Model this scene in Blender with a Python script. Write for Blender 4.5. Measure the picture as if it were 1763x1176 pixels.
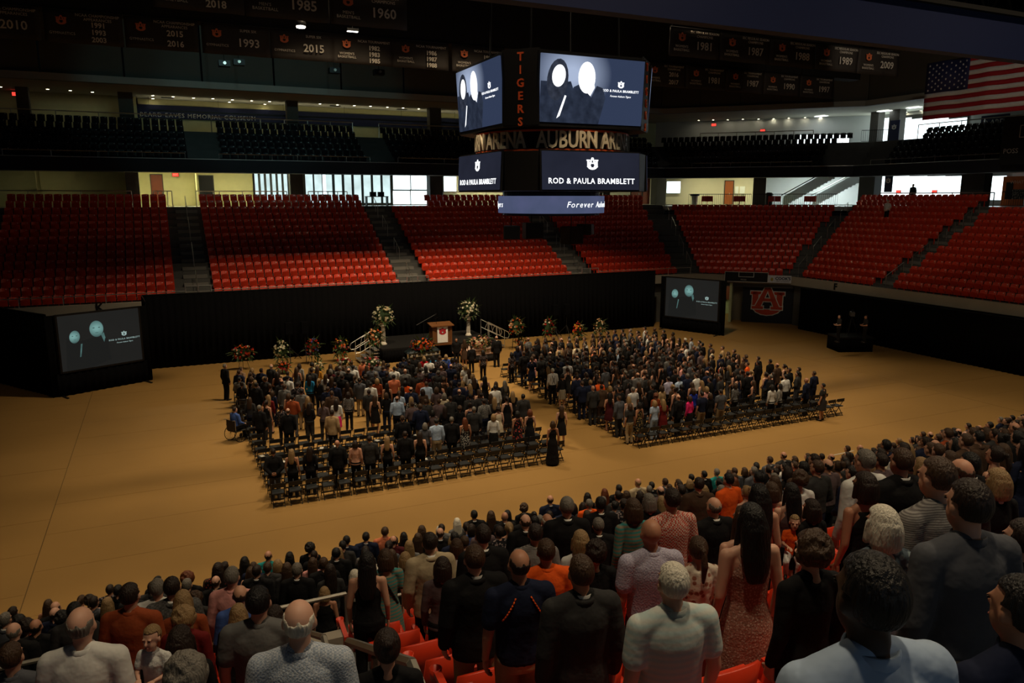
import bpy, bmesh, math, random
from mathutils import Vector, Matrix
for o in list(bpy.data.objects): bpy.data.objects.remove(o, do_unlink=True)
R = math.radians
SC = bpy.context.scene
COL = SC.collection
rnd = random.Random(7)
# ------------------------------------------------------------------ camera
# world: X runs along the long side of the hall (right), Y across the hall (away), Z up; metres
F_PX, PITCH, YAW, CAMZ = 1300.0, math.atan(248 / 1300.0), R(24.8), 9.6
cam_d = bpy.data.cameras.new('camera'); cam = bpy.data.objects.new('camera', cam_d); COL.objects.link(cam)
cam_d.sensor_width = 36.0; cam_d.lens = F_PX / 1763 * 36; cam_d.clip_start = 0.05; cam_d.clip_end = 400
cam.location = (0, 0, CAMZ); cam.rotation_euler = (R(90) - PITCH, 0, -YAW)
SC.camera = cam
# ------------------------------------------------------------------ world, exposure
w = bpy.data.worlds.new('hall_air'); SC.world = w; w.use_nodes = True
bg = w.node_tree.nodes['Background']; bg.inputs[0].default_value = (0.75, 0.85, 1, 1); bg.inputs[1].default_value = 0.0006
SC.view_settings.view_transform = 'Standard'; SC.view_settings.look = 'None'
SC.view_settings.exposure = 0.0; SC.view_settings.gamma = 1.0; SC.view_settings.use_curve_mapping = False
FLOOD_W, FLOOD_COL = 6200.0, (1.0, 0.78, 0.50)          # catwalk floodlights over the floor
# (x, y, z, power share, cone degrees, blend, tilt towards the far side)
FLOODS = [(9 + 6.5 * i, 33.0, 23.5, 1.75, 84, 0.45, 11) for i in range(3)] + [(-1 + 8 * i, 21.0, 23.0, 0.85, 68, 0.5, 0) for i in range(5)] \
    + [(6, 19.5, 23.4, 0.30, 156, 0.3, 0), (24, 19.5, 23.4, 0.30, 156, 0.3, 0)] + [(2 + 8 * i, 3.0, 21.0, 0.38, 110, 0.4, 0) for i in range(3)]  # the very wide pair is added fill for far seats and ring letters

# ------------------------------------------------------------------ pixel helpers (1763 x 1176 frame)
def ray(x, y):
    u = (x - 881.5) / F_PX; v = -(y - 588) / F_PX
    cp, sp, cy, sy = math.cos(PITCH), math.sin(PITCH), math.cos(YAW), math.sin(YAW)
    fw = cp + v * sp; up = v * cp - sp
    return (u * cy + fw * sy, -u * sy + fw * cy, up)
def atz(x, y, z):
    d = ray(x, y); t = (z - CAMZ) / d[2]; return (d[0] * t, d[1] * t, z)
def atn(x, y, n, k):                                     # on the vertical plane n.p = k
    d = ray(x, y); t = k / (d[0] * n[0] + d[1] * n[1]); return (d[0] * t, d[1] * t, CAMZ + d[2] * t)
def aty(x, y, Y): return atn(x, y, (0, 1), Y)
def depth_of(x, y): return x * math.sin(YAW) + y * math.cos(YAW)

# ------------------------------------------------------------------ materials
MATS = {}
def mat(name, col, rough=0.6, metal=0.0, noise=0.12, scale=8.0, bump=0.0, kind='noise', col2=None, spec=0.3, stretch=None):
    if name in MATS: return MATS[name]
    m = bpy.data.materials.new(name); m.use_nodes = True; MATS[name] = m
    nt = m.node_tree; b = nt.nodes['Principled BSDF']
    b.inputs['Roughness'].default_value = rough; b.inputs['Metallic'].default_value = metal
    b.inputs['Specular IOR Level'].default_value = spec
    tc = nt.nodes.new('ShaderNodeTexCoord'); mp = nt.nodes.new('ShaderNodeMapping')
    nt.links.new(tc.outputs['Object'], mp.inputs[0])
    if stretch: mp.inputs['Scale'].default_value = stretch
    c1 = tuple(c * (1 - noise) for c in col) + (1,); c2 = tuple(min(1, c * (1 + noise)) for c in col) + (1,)
    if col2: c1, c2 = tuple(col) + (1,), tuple(col2) + (1,)
    mix = nt.nodes.new('ShaderNodeMix'); mix.data_type = 'RGBA'
    mix.inputs[6].default_value = c1; mix.inputs[7].default_value = c2
    nz = nt.nodes.new('ShaderNodeTexNoise'); nz.inputs['Scale'].default_value = scale; nz.inputs['Detail'].default_value = 3
    nt.links.new(mp.outputs[0], nz.inputs['Vector'])
    fac = nz.outputs['Fac']
    if kind == 'stripe':
        wv = nt.nodes.new('ShaderNodeTexWave'); wv.inputs['Scale'].default_value = scale; wv.inputs['Distortion'].default_value = 0.6
        wv.bands_direction = 'Z'; nt.links.new(mp.outputs[0], wv.inputs['Vector']); fac = wv.outputs['Fac']
    elif kind == 'vstripe':
        wv = nt.nodes.new('ShaderNodeTexWave'); wv.inputs['Scale'].default_value = scale
        wv.bands_direction = 'X'; nt.links.new(mp.outputs[0], wv.inputs['Vector']); fac = wv.outputs['Fac']
    elif kind == 'check':
        ch = nt.nodes.new('ShaderNodeTexChecker'); ch.inputs['Scale'].default_value = scale
        nt.links.new(mp.outputs[0], ch.inputs['Vector']); fac = ch.outputs['Fac']
    elif kind == 'floral':
        vo = nt.nodes.new('ShaderNodeTexVoronoi'); vo.inputs['Scale'].default_value = scale
        nt.links.new(mp.outputs[0], vo.inputs['Vector'])
        rp = nt.nodes.new('ShaderNodeValToRGB'); rp.color_ramp.elements[0].position = 0.30; rp.color_ramp.elements[1].position = 0.42
        nt.links.new(vo.outputs['Distance'], rp.inputs[0]); fac = rp.outputs[0]
    elif kind == 'block':
        br = nt.nodes.new('ShaderNodeTexBrick'); br.inputs['Scale'].default_value = scale
        br.inputs['Color1'].default_value = c2; br.inputs['Color2'].default_value = c2; br.inputs['Mortar'].default_value = c1
        nt.links.new(mp.outputs[0], br.inputs['Vector']); fac = nz.outputs['Fac']
    nt.links.new(fac, mix.inputs[0]); nt.links.new(mix.outputs[2], b.inputs['Base Color'])
    if bump:
        bp = nt.nodes.new('ShaderNodeBump'); bp.inputs['Strength'].default_value = bump; bp.inputs['Distance'].default_value = 0.03
        nt.links.new(nz.outputs['Fac'], bp.inputs['Height']); nt.links.new(bp.outputs[0], b.inputs['Normal'])
    return m
def emat(name, col, strength, vary=0.0, scale=3.0, col2=None, vstripe=False):
    if name in MATS: return MATS[name]
    m = bpy.data.materials.new(name); m.use_nodes = True; MATS[name] = m
    nt = m.node_tree; nt.nodes.remove(nt.nodes['Principled BSDF'])
    e = nt.nodes.new('ShaderNodeEmission'); nt.links.new(e.outputs[0], nt.nodes['Material Output'].inputs[0])
    e.inputs[1].default_value = strength; e.inputs[0].default_value = tuple(col) + (1,)
    if vary or col2:
        tc = nt.nodes.new('ShaderNodeTexCoord'); nz = nt.nodes.new('ShaderNodeTexNoise'); nz.inputs['Scale'].default_value = scale
        mix = nt.nodes.new('ShaderNodeMix'); mix.data_type = 'RGBA'
        nt.links.new(tc.outputs['Object'], nz.inputs['Vector'])
        mix.inputs[6].default_value = tuple(col) + (1,)
        mix.inputs[7].default_value = tuple(col2 or [c * (1 - vary) for c in col]) + (1,)
        nt.links.new(nz.outputs['Fac'], mix.inputs[0]); nt.links.new(mix.outputs[2], e.inputs[0])
    return m
def S(r, g, b):                                           # sRGB 0-255 -> linear
    return tuple(((c / 255) / 12.92 if c / 255 <= 0.04045 else ((c / 255 + 0.055) / 1.055) ** 2.4) for c in (r, g, b))
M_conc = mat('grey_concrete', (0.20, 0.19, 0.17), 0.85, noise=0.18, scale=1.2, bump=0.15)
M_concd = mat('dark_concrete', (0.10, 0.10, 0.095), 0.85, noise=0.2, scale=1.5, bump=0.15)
M_ledge = mat('pale_concrete_ledge', (0.36, 0.32, 0.26), 0.8, noise=0.12, scale=1.0, bump=0.1)
M_black = mat('black_metal', (0.012, 0.012, 0.013), 0.45, 0.3)
M_drape = mat('black_velour', (0.0035, 0.0035, 0.004), 0.95, noise=0.3, scale=4, spec=0.05)
M_steel = mat('brushed_steel', (0.45, 0.44, 0.40), 0.35, 0.9, noise=0.1, scale=30)
M_alum = mat('bright_aluminium', (0.75, 0.75, 0.73), 0.3, 0.85, noise=0.05, scale=30)
M_red = mat('orange_red_seat_plastic', (0.70, 0.045, 0.014), 0.38, noise=0.12, scale=3, spec=0.5)
M_patch = mat('seat_pale_patch', (0.8, 0.8, 0.78), 0.25, 0.2)
M_bseat = mat('navy_black_seat_plastic', (0.008, 0.010, 0.016), 0.4, noise=0.2, scale=3, spec=0.5)
M_fascia = mat('dark_navy_fascia', (0.010, 0.013, 0.020), 0.6, noise=0.2, scale=0.8)
M_navy = mat('navy_paint', (0.010, 0.016, 0.06), 0.6, noise=0.15, scale=1)
M_col = mat('charcoal_column', (0.055, 0.055, 0.05), 0.7, noise=0.15, scale=1)
M_block = mat('painted_block_wall', (0.62, 0.58, 0.30), 0.8, noise=0.1, scale=2, bump=0.1)
M_cream = mat('cream_wall', (0.66, 0.62, 0.46), 0.8, noise=0.06, scale=1)
M_white = mat('white_wall', (0.75, 0.78, 0.76), 0.7, noise=0.04, scale=1)
M_ceil = mat('soffit_plaster', (0.62, 0.60, 0.48), 0.85, noise=0.05, scale=1)
M_roof = mat('dark_roof_deck', (0.014, 0.013, 0.012), 0.9, noise=0.3, scale=0.5)
M_door = mat('rust_red_door', (0.20, 0.05, 0.025), 0.5, noise=0.15, scale=2)
M_letter = mat('silver_lettering', (0.62, 0.62, 0.58), 0.5, 0.1)
E_day = emat('daylit_glass', (0.82, 0.97, 1.0), 3.5, vary=0.35, scale=0.6)
E_near = emat('near_daylit_glass', (0.62, 0.82, 1.0), 0.5, vary=0.35, scale=0.6)
E_dayd = emat('shaded_daylit_glass', (0.60, 0.78, 0.78), 1.7, vary=0.6, scale=0.9)
E_down = emat('downlight_glow', (1.0, 0.88, 0.62), 22.0)
E_tube = emat('ceiling_panel_glow', (1.0, 0.94, 0.56), 75.0)
E_exit = emat('red_exit_glow', (1.0, 0.06, 0.04), 1.6)

# ------------------------------------------------------------------ mesh building
def rotz(p, a):
    c, s = math.cos(a), math.sin(a); return (p[0] * c - p[1] * s, p[0] * s + p[1] * c, p[2])
class MB:
    def __init__(s): s.v = []; s.f = []; s.mi = []; s.M = None
    def add(s, vs, fs, m=0):
        n = len(s.v)
        if s.M is not None: vs = [tuple(s.M @ Vector(p)) for p in vs]
        s.v += [tuple(p) for p in vs]; s.f += [tuple(i + n for i in f) for f in fs]; s.mi += [m] * len(fs)
        return s
    def box(s, x0, x1, y0, y1, z0, z1, m=0):
        return s.add([(x0,y0,z0),(x1,y0,z0),(x1,y1,z0),(x0,y1,z0),(x0,y0,z1),(x1,y0,z1),(x1,y1,z1),(x0,y1,z1)],
                     [(0,3,2,1),(4,5,6,7),(0,1,5,4),(1,2,6,5),(2,3,7,6),(3,0,4,7)], m)
    def obox(s, c, size, a=0.0, m=0):                     # box turned by a about z
        hx, hy, hz = size[0]/2, size[1]/2, size[2]/2
        vs = [rotz((x,y,z), a) for x,y,z in [(-hx,-hy,-hz),(hx,-hy,-hz),(hx,hy,-hz),(-hx,hy,-hz),(-hx,-hy,hz),(hx,-hy,hz),(hx,hy,hz),(-hx,hy,hz)]]
        return s.add([(v[0]+c[0],v[1]+c[1],v[2]+c[2]) for v in vs], [(0,3,2,1),(4,5,6,7),(0,1,5,4),(1,2,6,5),(2,3,7,6),(3,0,4,7)], m)
    def tube(s, p0, p1, r0, r1=None, n=8, m=0, caps=True):
        r1 = r0 if r1 is None else r1
        p0, p1 = Vector(p0), Vector(p1); d = (p1 - p0)
        if d.length < 1e-7: return s
        d.normalize(); a = d.orthogonal().normalized(); b = d.cross(a)
        vs = []
        for p, r in ((p0, r0), (p1, r1)):
            for i in range(n):
                t = 2 * math.pi * i / n; vs.append(tuple(p + a * (r * math.cos(t)) + b * (r * math.sin(t))))
        fs = [(i, (i+1) % n, n + (i+1) % n, n + i) for i in range(n)]
        if caps: fs += [tuple(range(n-1, -1, -1)), tuple(range(n, 2*n))]
        return s.add(vs, fs, m)
    def path(s, pts, r, n=6, m=0):
        for a, b in zip(pts, pts[1:]): s.tube(a, b, r, r, n, m)
        return s
    def ell(s, c, rad, nu=12, nv=8, m=0, rx=0.0):
        vs = []; cx, cy, cz = c; cr, sr = math.cos(rx), math.sin(rx)
        def P(x, y, z): return (cx + x, cy + y * cr - z * sr, cz + y * sr + z * cr)
        vs.append(P(0, 0, rad[2]))
        for j in range(1, nv):
            ph = math.pi * j / nv
            for i in range(nu):
                th = 2 * math.pi * i / nu
                vs.append(P(rad[0]*math.sin(ph)*math.cos(th), rad[1]*math.sin(ph)*math.sin(th), rad[2]*math.cos(ph)))
        vs.append(P(0, 0, -rad[2])); L = len(vs) - 1; fs = []
        for i in range(nu):
            fs.append((0, 1 + i, 1 + (i+1) % nu))
            fs.append((L, 1 + (nv-2)*nu + (i+1) % nu, 1 + (nv-2)*nu + i))
        for j in range(nv - 2):
            for i in range(nu):
                a = 1 + j*nu + i; b = 1 + j*nu + (i+1) % nu; fs.append((a, a + nu, b + nu, b))
        return s.add(vs, fs, m)
    def cap(s, p0, r0, p1, r1, n=12, m=0):                # tapered capsule
        s.tube(p0, p1, r0, r1, n, m, caps=True); s.ell(p0, (r0,)*3, n, 8, m); s.ell(p1, (r1,)*3, n, 8, m); return s
    def loft(s, rings, m=0):                              # rings (z, rx, ry, y0[, x0]) closed
        n = 20; vs = []
        for rg in rings:
            z, rx, ry = rg[:3]; y0 = rg[3] if len(rg) > 3 else 0; x0 = rg[4] if len(rg) > 4 else 0
            for i in range(n):
                t = 2*math.pi*i/n; vs.append((x0 + rx*math.cos(t), y0 + ry*math.sin(t), z))
        fs = []
        for j in range(len(rings)-1):
            for i in range(n): fs.append((j*n+i, j*n+(i+1) % n, (j+1)*n+(i+1) % n, (j+1)*n+i))
        fs += [tuple(range(n-1, -1, -1)), tuple(range((len(rings)-1)*n, len(rings)*n))]
        return s.add(vs, fs, m)
    def lathe(s, prof, c=(0,0,0), n=16, m=0):             # prof [(r,z)...]
        vs = [(c[0]+r*math.cos(2*math.pi*i/n), c[1]+r*math.sin(2*math.pi*i/n), c[2]+z) for r, z in prof for i in range(n)]
        fs = [(j*n+i, j*n+(i+1) % n, (j+1)*n+(i+1) % n, (j+1)*n+i) for j in range(len(prof)-1) for i in range(n)]
        fs += [tuple(range(n-1, -1, -1)), tuple(range((len(prof)-1)*n, len(prof)*n))]
        return s.add(vs, fs, m)
    def poly(s, pts, z0, z1, m=0):                        # extruded flat polygon in xy
        n = len(pts)
        return s.add([(x,y,z0) for x,y in pts] + [(x,y,z1) for x,y in pts],
                     [tuple(range(n-1,-1,-1)), tuple(range(n,2*n))] + [(i,(i+1)%n,n+(i+1)%n,n+i) for i in range(n)], m)
    def mesh(s, name, mats, smooth=False):
        me = bpy.data.meshes.new(name); me.from_pydata(s.v, [], s.f)
        for m in (mats if isinstance(mats, (list, tuple)) else [mats]): me.materials.append(m)
        if any(s.mi): me.polygons.foreach_set('material_index', s.mi)
        if smooth: me.polygons.foreach_set('use_smooth', [True]*len(me.polygons))
        me.update(); return me
    def obj(s, name, mats, parent=None, smooth=False, loc=None, M=None):
        return link(name, s.mesh(name, mats, smooth), parent, loc, M)
def link(name, me, parent=None, loc=None, M=None):
    o = bpy.data.objects.new(name, me); COL.objects.link(o)
    if parent: o.parent = parent
    if M is not None: o.matrix_local = M
    if loc is not None: o.location = loc
    return o
def empty(name, loc=(0,0,0), rz=0.0, M=None):
    o = bpy.data.objects.new(name, None); COL.objects.link(o); o.empty_display_size = 0.2
    o.location = loc; o.rotation_euler = (0, 0, rz)
    if M is not None: o.matrix_local = M
    return o
def tag(o, label, cat, group=None):
    o['label'] = label; o['category'] = cat
    if group: o['group'] = group
    return o
def struct(o, label=None):
    o['kind'] = 'structure'
    if label: o['label'] = label
    return o
def frame(origin, right, up=(0,0,1)):                     # local x = right, y = up, z = towards the viewer
    x = Vector(right).normalized(); y = Vector(up).normalized(); z = x.cross(y)
    return Matrix(((x.x,y.x,z.x,origin[0]),(x.y,y.y,z.y,origin[1]),(x.z,y.z,z.z,origin[2]),(0,0,0,1)))
WORK = bpy.data.scenes.new('workbench')                    # side scene where shapes are evaluated, removed at the end
def baked(data, mods=None):
    o = bpy.data.objects.new('w', data); WORK.collection.objects.link(o)
    if mods: mods(o)
    vl = WORK.view_layers[0]; vl.update(); me = bpy.data.meshes.new_from_object(o.evaluated_get(vl.depsgraph)); bpy.data.objects.remove(o); return me
TXT = {}
def text_mesh(body, size, mt, ext=0.004, bold=0.0, align='CENTER', shear=0.0, space=1.0):
    key = (body, size, mt.name, ext, bold, align, shear, space)
    if key in TXT: return TXT[key]
    c = bpy.data.curves.new('txt', 'FONT'); c.body = body; c.size = size; c.extrude = ext; c.offset = bold; c.resolution_u = 2
    c.align_x = align; c.align_y = 'CENTER'; c.shear = shear; c.space_character = space
    me = baked(c); bpy.data.curves.remove(c)
    me.materials.clear(); me.materials.append(mt); me.name = 'lettering'; TXT[key] = me
    return me
def lettering(body, size, mt, M, parent=None, name='lettering', **k):
    return link(name, text_mesh(body, size, mt, **k), parent, M=M)
T = Matrix.Translation

# interlocking letters emblem (A over U), unit size, local xy
def grow(poly, g):
    n = len(poly); out = []
    for i in range(n):
        a, b, c = Vector(poly[i-1]), Vector(poly[i]), Vector(poly[(i+1) % n])
        d1 = (b-a).normalized(); d2 = (c-b).normalized(); n1 = Vector((d1.y,-d1.x)); n2 = Vector((d2.y,-d2.x))
        k = (n1+n2); k = k / max(0.35, k.dot(n1)) if k.length > 1e-6 else n1
        out.append(tuple(b + k*g))
    return out
def emblem(size, th, fill, border=None, bm=0.07):
    P = []
    rc = lambda x0,y0,x1,y1: [(x0,y0),(x1,y0),(x1,y1),(x0,y1)]
    U = [rc(-0.98,-0.3,-0.60,0.62), rc(-1.10,0.46,-0.42,0.66), rc(0.60,-0.3,0.98,0.62), rc(0.42,0.46,1.10,0.66)]
    N = 8
    for i in range(N):
        a, b = math.pi + math.pi*i/N, math.pi + math.pi*(i+1)/N
        o = lambda t: (0.98*math.cos(t), -0.3 + 0.66*math.sin(t)); q = lambda t: (0.60*math.cos(t), -0.3 + 0.28*math.sin(t))
        U.append([q(a), o(a), o(b), q(b)])
    A = [[(-0.80,-0.38),(-0.42,-0.38),(0.10,1.0),(-0.16,1.0)], [(0.42,-0.38),(0.80,-0.38),(0.16,1.0),(-0.10,1.0)],
         rc(-0.45,0.0,0.45,0.2), rc(-1.0,-0.55,-0.25,-0.36), rc(0.25,-0.55,1.0,-0.36)]
    mb = MB(); sc = lambda p: [(x*size, y*size) for x, y in p]
    if border:
        for p in U: mb.poly(sc(grow(p, bm)), 0, th*0.4, 1)
        for p in U: mb.poly(sc(p), 0, th*0.6, 0)
        for p in A: mb.poly(sc(grow(p, bm)), 0, th*0.8, 1)
        for p in A: mb.poly(sc(p), 0, th, 0)
        return mb.mesh('emblem', [fill, border])
    for p in U: mb.poly(sc(p), 0, th*0.7, 0)
    for p in A: mb.poly(sc(p), 0, th, 0)
    return mb.mesh('emblem', [fill])

# bowl geometry: three sides (far, corner, end); n outward, t along, k distance of the front wall
s2 = math.sqrt(0.5)
SEG = {'far': ((0,1), (1,0), 48.0), 'corner': ((s2,s2), (s2,-s2), (38.0+48.0)*s2), 'end': ((1,0), (0,-1), 43.2)}
XC0, YC1 = 38.0, 42.8                                      # chamfer corners of the front wall
def corner_pts(d):                                         # plan of the ring at offset d
    q = d * math.tan(R(22.5))
    return [(-26.0, 48.0+d), (XC0+q, 48.0+d), (43.2+d, YC1+q), (43.2+d, 2.0)]
def hit(seg, x, y, d): n, t, k = SEG[seg]; return atn(x, y, n, k + d)
def along(seg, p): n, t, k = SEG[seg]; return p[0]*t[0] + p[1]*t[1]
def seg_pt(seg, a, d, z): n, t, k = SEG[seg]; return (t[0]*a + n[0]*(k+d), t[1]*a + n[1]*(k+d), z)
def seg_frame(seg, a, d, z): n, t, k = SEG[seg]; return frame(seg_pt(seg, a, d, z), (t[0], t[1], 0))
def seg_rz(seg): t = SEG[seg][1]; return math.atan2(t[1], t[0])
def panel(name, seg, d, x0, y0, x1, y1, th, m, parent=None, z0=None, z1=None):
    """upright slab facing the hall whose corners are read at pixels (x0,y0)-(x1,y1) on the plane at offset d"""
    p, q = hit(seg, x0, y0, d), hit(seg, x1, y1, d)
    a0, a1 = along(seg, p), along(seg, q); zt = p[2] if z1 is None else z1; zb = q[2] if z0 is None else z0
    mb = MB(); mb.obox(seg_pt(seg, (a0+a1)/2, d + th/2, (zt+zb)/2), (abs(a1-a0), th, zt-zb), seg_rz(seg))
    return mb.obj(name, m, parent)
# ================================================================== SETTING
# floor: concrete pad and the sheets of tan floor covering with open seams
fl = struct(MB().box(-30, 62, -20, 75, -0.4, -0.012).obj('floor', mat('tan_subfloor', (0.12, 0.07, 0.022), 0.8)), 'arena floor covered with large tan sheets')
M_sheet = mat('tan_floor_covering', (0.30, 0.170, 0.050), 0.62, noise=0.14, scale=0.35, bump=0.05, spec=0.25)
xs = [-22.0, -12.9, -3.7, 35.0, 46.0]; ys = [12.0 + 2.44 * i for i in range(16)]
for i in range(len(xs) - 1):
    for j in range(len(ys) - 1):
        h = rnd.uniform(-0.002, 0.002); g = 0.005; gx = 0.012 if xs[i] == -3.7 else 0.006; gx2 = 0.012 if xs[i+1] == -3.7 else 0.006
        off = 1.2 if i % 2 else 0.0
        MB().box(xs[i]+gx, xs[i+1]-gx2, ys[j]+g+off, ys[j+1]-g+off, -0.012, h).obj('floor_sheet', M_sheet, fl)
# stands ---------------------------------------------------------------
ROWD, RISE, Z1 = 0.80, 0.43, 3.35
def ring_slab(mb, d0, d1, z0, z1, m=0, segs=(0,1,2)):
    a, b = corner_pts(d0), corner_pts(d1)
    for i in segs:
        mb.add([(*a[i],z0),(*a[i+1],z0),(*b[i+1],z0),(*b[i],z0),(*a[i],z1),(*a[i+1],z1),(*b[i+1],z1),(*b[i],z1)],
               [(0,3,2,1),(4,5,6,7),(0,1,5,4),(1,2,6,5),(2,3,7,6),(3,0,4,7)], m)
    return mb
mb = MB()
for k in range(14):
    ring_slab(mb, 0.1 + ROWD*k, 0.1 + ROWD*(k+1), 0 if k else 2.9, Z1 + RISE*k, segs=(0,2))
    if k < 12: ring_slab(mb, 0.1 + ROWD*k, 0.1 + ROWD*(k+1), Z1 + RISE*k - 0.55, Z1 + RISE*k, segs=(1,))
for k in (0,): pass
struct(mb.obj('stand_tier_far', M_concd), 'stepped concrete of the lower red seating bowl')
mb = MB(); ring_slab(mb, -0.25, 0.1, 3.1, 3.72)
struct(mb.obj('trim_1', M_ledge), 'pale concrete ledge along the front of the red stand')
# front wall below the ledge, recessed (leaves the corner tunnel open)
mb = MB(); a, b = corner_pts(0.3), corner_pts(0.6)
for i in (0, 2): mb.add([(*a[i],0),(*a[i+1],0),(*b[i+1],0),(*b[i],0),(*a[i],3.1),(*a[i+1],3.1),(*b[i+1],3.1),(*b[i],3.1)], [(0,3,2,1),(4,5,6,7),(0,1,5,4),(1,2,6,5),(2,3,7,6),(3,0,4,7)])
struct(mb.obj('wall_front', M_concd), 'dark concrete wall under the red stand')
# near stand: fixed rows, front kerb, floor-level riser rows
NR = [(9.25 - ROWD*j, Z1 + 0.346*j) for j in range(16)]       # fixed rows (Y, tread z)
FR = [(16.6 - 0.87*i, 0.365*i) for i in range(8)]             # riser rows on the floor
mb = MB()
for Y, z in NR: mb.box(-14, 40, Y-0.4, Y+0.4, z-0.9, z)
mb.box(-14, 40, 9.6, 9.75, 0, 3.35)
struct(mb.obj('stand_tier_near', M_concd), 'stepped concrete of the near stand')
struct(MB().box(-14, 40, 9.62, 9.82, 3.3, 3.62).obj('trim_2', M_ledge), 'pale kerb under the rail of the near stand')
mb = MB()
for Y, z in FR[1:]: mb.box(-10, 36, Y-0.435, Y+0.435, z-0.12, z)
for Y, z in FR[1:]: mb.box(-10, 36, Y+0.40, Y+0.43, z-0.365, z-0.12)
struct(mb.obj('riser_platform', M_black), 'dark stepped riser platform in front of the near stand')
# near concourse behind the camera: floor, wall with daylit windows, upper deck
struct(MB().box(-14, 40, -10, -3.1, 8.2, 8.55).obj('concourse_floor_near', M_conc))
struct(MB().box(-14, 40, -10.3, -10, 8, 13).obj('wall_near', M_cream))
for i, x in enumerate(range(-10, 38, 6)):
    wn = struct(MB().box(x, x+4.6, -10.0, -9.9, 9.0, 12.6).obj('window_%d' % (30+i), M_black), 'daylit concourse window behind the near stand')
    MB().box(x+0.1, x+4.5, -9.9, -9.88, 9.1, 12.5).obj('pane', E_near, wn)
struct(MB().box(-14, 40, -10, -2.0, 13.0, 13.6).obj('deck_near', M_fascia), 'upper deck above the near concourse')
# hanging navy catwalk girder in front of the near deck
gd = struct(MB().box(-12, 46, 10.0, 10.25, 12.25, 13.02).obj('catwalk_girder', mat('navy_girder_paint', (0.008,0.014,0.06), 0.6, noise=0.1, scale=0.4)), 'dark navy girder hanging across the hall')
MB().box(-12, 46, 10.25, 11.3, 12.95, 13.02).obj('walkway', M_roof, gd)
MB().box(-12, 46, 9.9, 10.0, 13.02, 13.1).obj('rail', M_roof, gd)
# added solid blocker above the lower banners, shades the upper far seats
struct(MB().box(-14, 46, 40.6, 41.6, 17.8, 21.4).obj('catwalk', M_roof), 'added dark light blocker above the lower banners')
# lower concourse -------------------------------------------------------
mb = MB(); ring_slab(mb, 11.3, 26, 8.6, 8.94, segs=(0,2)); ring_slab(mb, 9.7, 26, 8.5, 8.84, segs=(1,))
struct(mb.obj('concourse_floor', mat('polished_concourse_floor', (0.5,0.5,0.46), 0.25, noise=0.05, scale=1)))
# upper deck slab, fascia, treads
mb = MB(); ring_slab(mb, 10.0, 10.25, 11.33, 12.2); struct(mb.obj('trim_3', M_fascia), 'dark navy fascia of the upper deck')
mb = MB(); ring_slab(mb, 9.98, 10.27, 12.2, 12.24); struct(mb.obj('trim_4', M_steel), 'thin metal cap on the upper deck fascia')
UROW = [(10.65 + 0.85*k, 11.9 + 0.5*k) for k in range(6)]
mb = MB()
for d, z in UROW: ring_slab(mb, d-0.42, d+0.43, 11.4 if d < 12 else 12.05, z)
ring_slab(mb, 15.32, 26, 14.0, 14.4); ring_slab(mb, 10.2, 12.0, 11.33, 11.5); ring_slab(mb, 11.9, 26, 12.0, 12.2)
struct(mb.obj('upper_deck', M_concd), 'stepped upper deck with black seats')
# upper ceiling + fascia wall + roof
mb = MB(); ring_slab(mb, 12, 28, 17.2, 17.5); struct(mb.obj('ceiling_soffit', M_ceil), 'soffit over the upper concourse')
mb = MB(); ring_slab(mb, 11.5, 12.0, 17.15, 17.6); struct(mb.obj('trim_5', mat('soffit_edge_panel', (0.33,0.36,0.33), 0.7, noise=0.08, scale=1)), 'pale edge of the upper soffit')
mb = MB(); M_uw = mat('upper_wall_panel', (0.10,0.10,0.085), 0.8, noise=0.1, scale=0.6)
for i in range(3):
    for q in range(14 if i == 0 else 5):
        a, b = corner_pts(12.0), corner_pts(12.2); n = 14 if i == 0 else 5
        L = lambda p, f: (p[i][0]+(p[i+1][0]-p[i][0])*f, p[i][1]+(p[i+1][1]-p[i][1])*f)
        f0, f1 = q/n+0.001, (q+1)/n-0.001
        mb.add([(*L(a,f0),17.6),(*L(a,f1),17.6),(*L(b,f1),17.6),(*L(b,f0),17.6),(*L(a,f0),21.8),(*L(a,f1),21.8),(*L(b,f1),21.8),(*L(b,f0),21.8)], [(0,3,2,1),(4,5,6,7),(0,1,5,4),(1,2,6,5),(2,3,7,6),(3,0,4,7)])
struct(mb.obj('wall_upper', M_uw), 'panelled wall above the upper soffit')
struct(MB().box(-30, 75, -20, 80, 27.0, 27.3).obj('ceiling', M_roof), 'dark roof deck')
# back walls ------------------------------------------------------------
mb = MB(); ring_slab(mb, 26, 26.3, 8, 18); struct(mb.obj('wall_outer', mat('outer_wall_paint', (0.5,0.5,0.45), 0.8)))
struct(MB().box(-30.3, -30, -20, 80, 0, 27).obj('wall_left', M_roof))
# roof trusses
for k, Y in enumerate((14, 22.5, 36.5, 46, 54)):
    z = 21.5
    tr = struct(MB().box(-28, 62, Y-0.15, Y+0.15, z, z+0.3).obj('roof_truss', M_roof), 'dark steel roof truss')
    MB().box(-28, 62, Y-0.15, Y+0.15, z+2.6, z+2.9).obj('top_chord', M_roof, tr)
    mb = MB()
    for q in range(30):
        x = -28 + 3*q; mb.tube((x, Y, z+0.15), (x+1.5, Y, z+2.7), 0.08, n=4); mb.tube((x+1.5, Y, z+2.7), (x+3, Y, z+0.15), 0.08, n=4)
    mb.obj('web', M_roof, tr)
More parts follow.
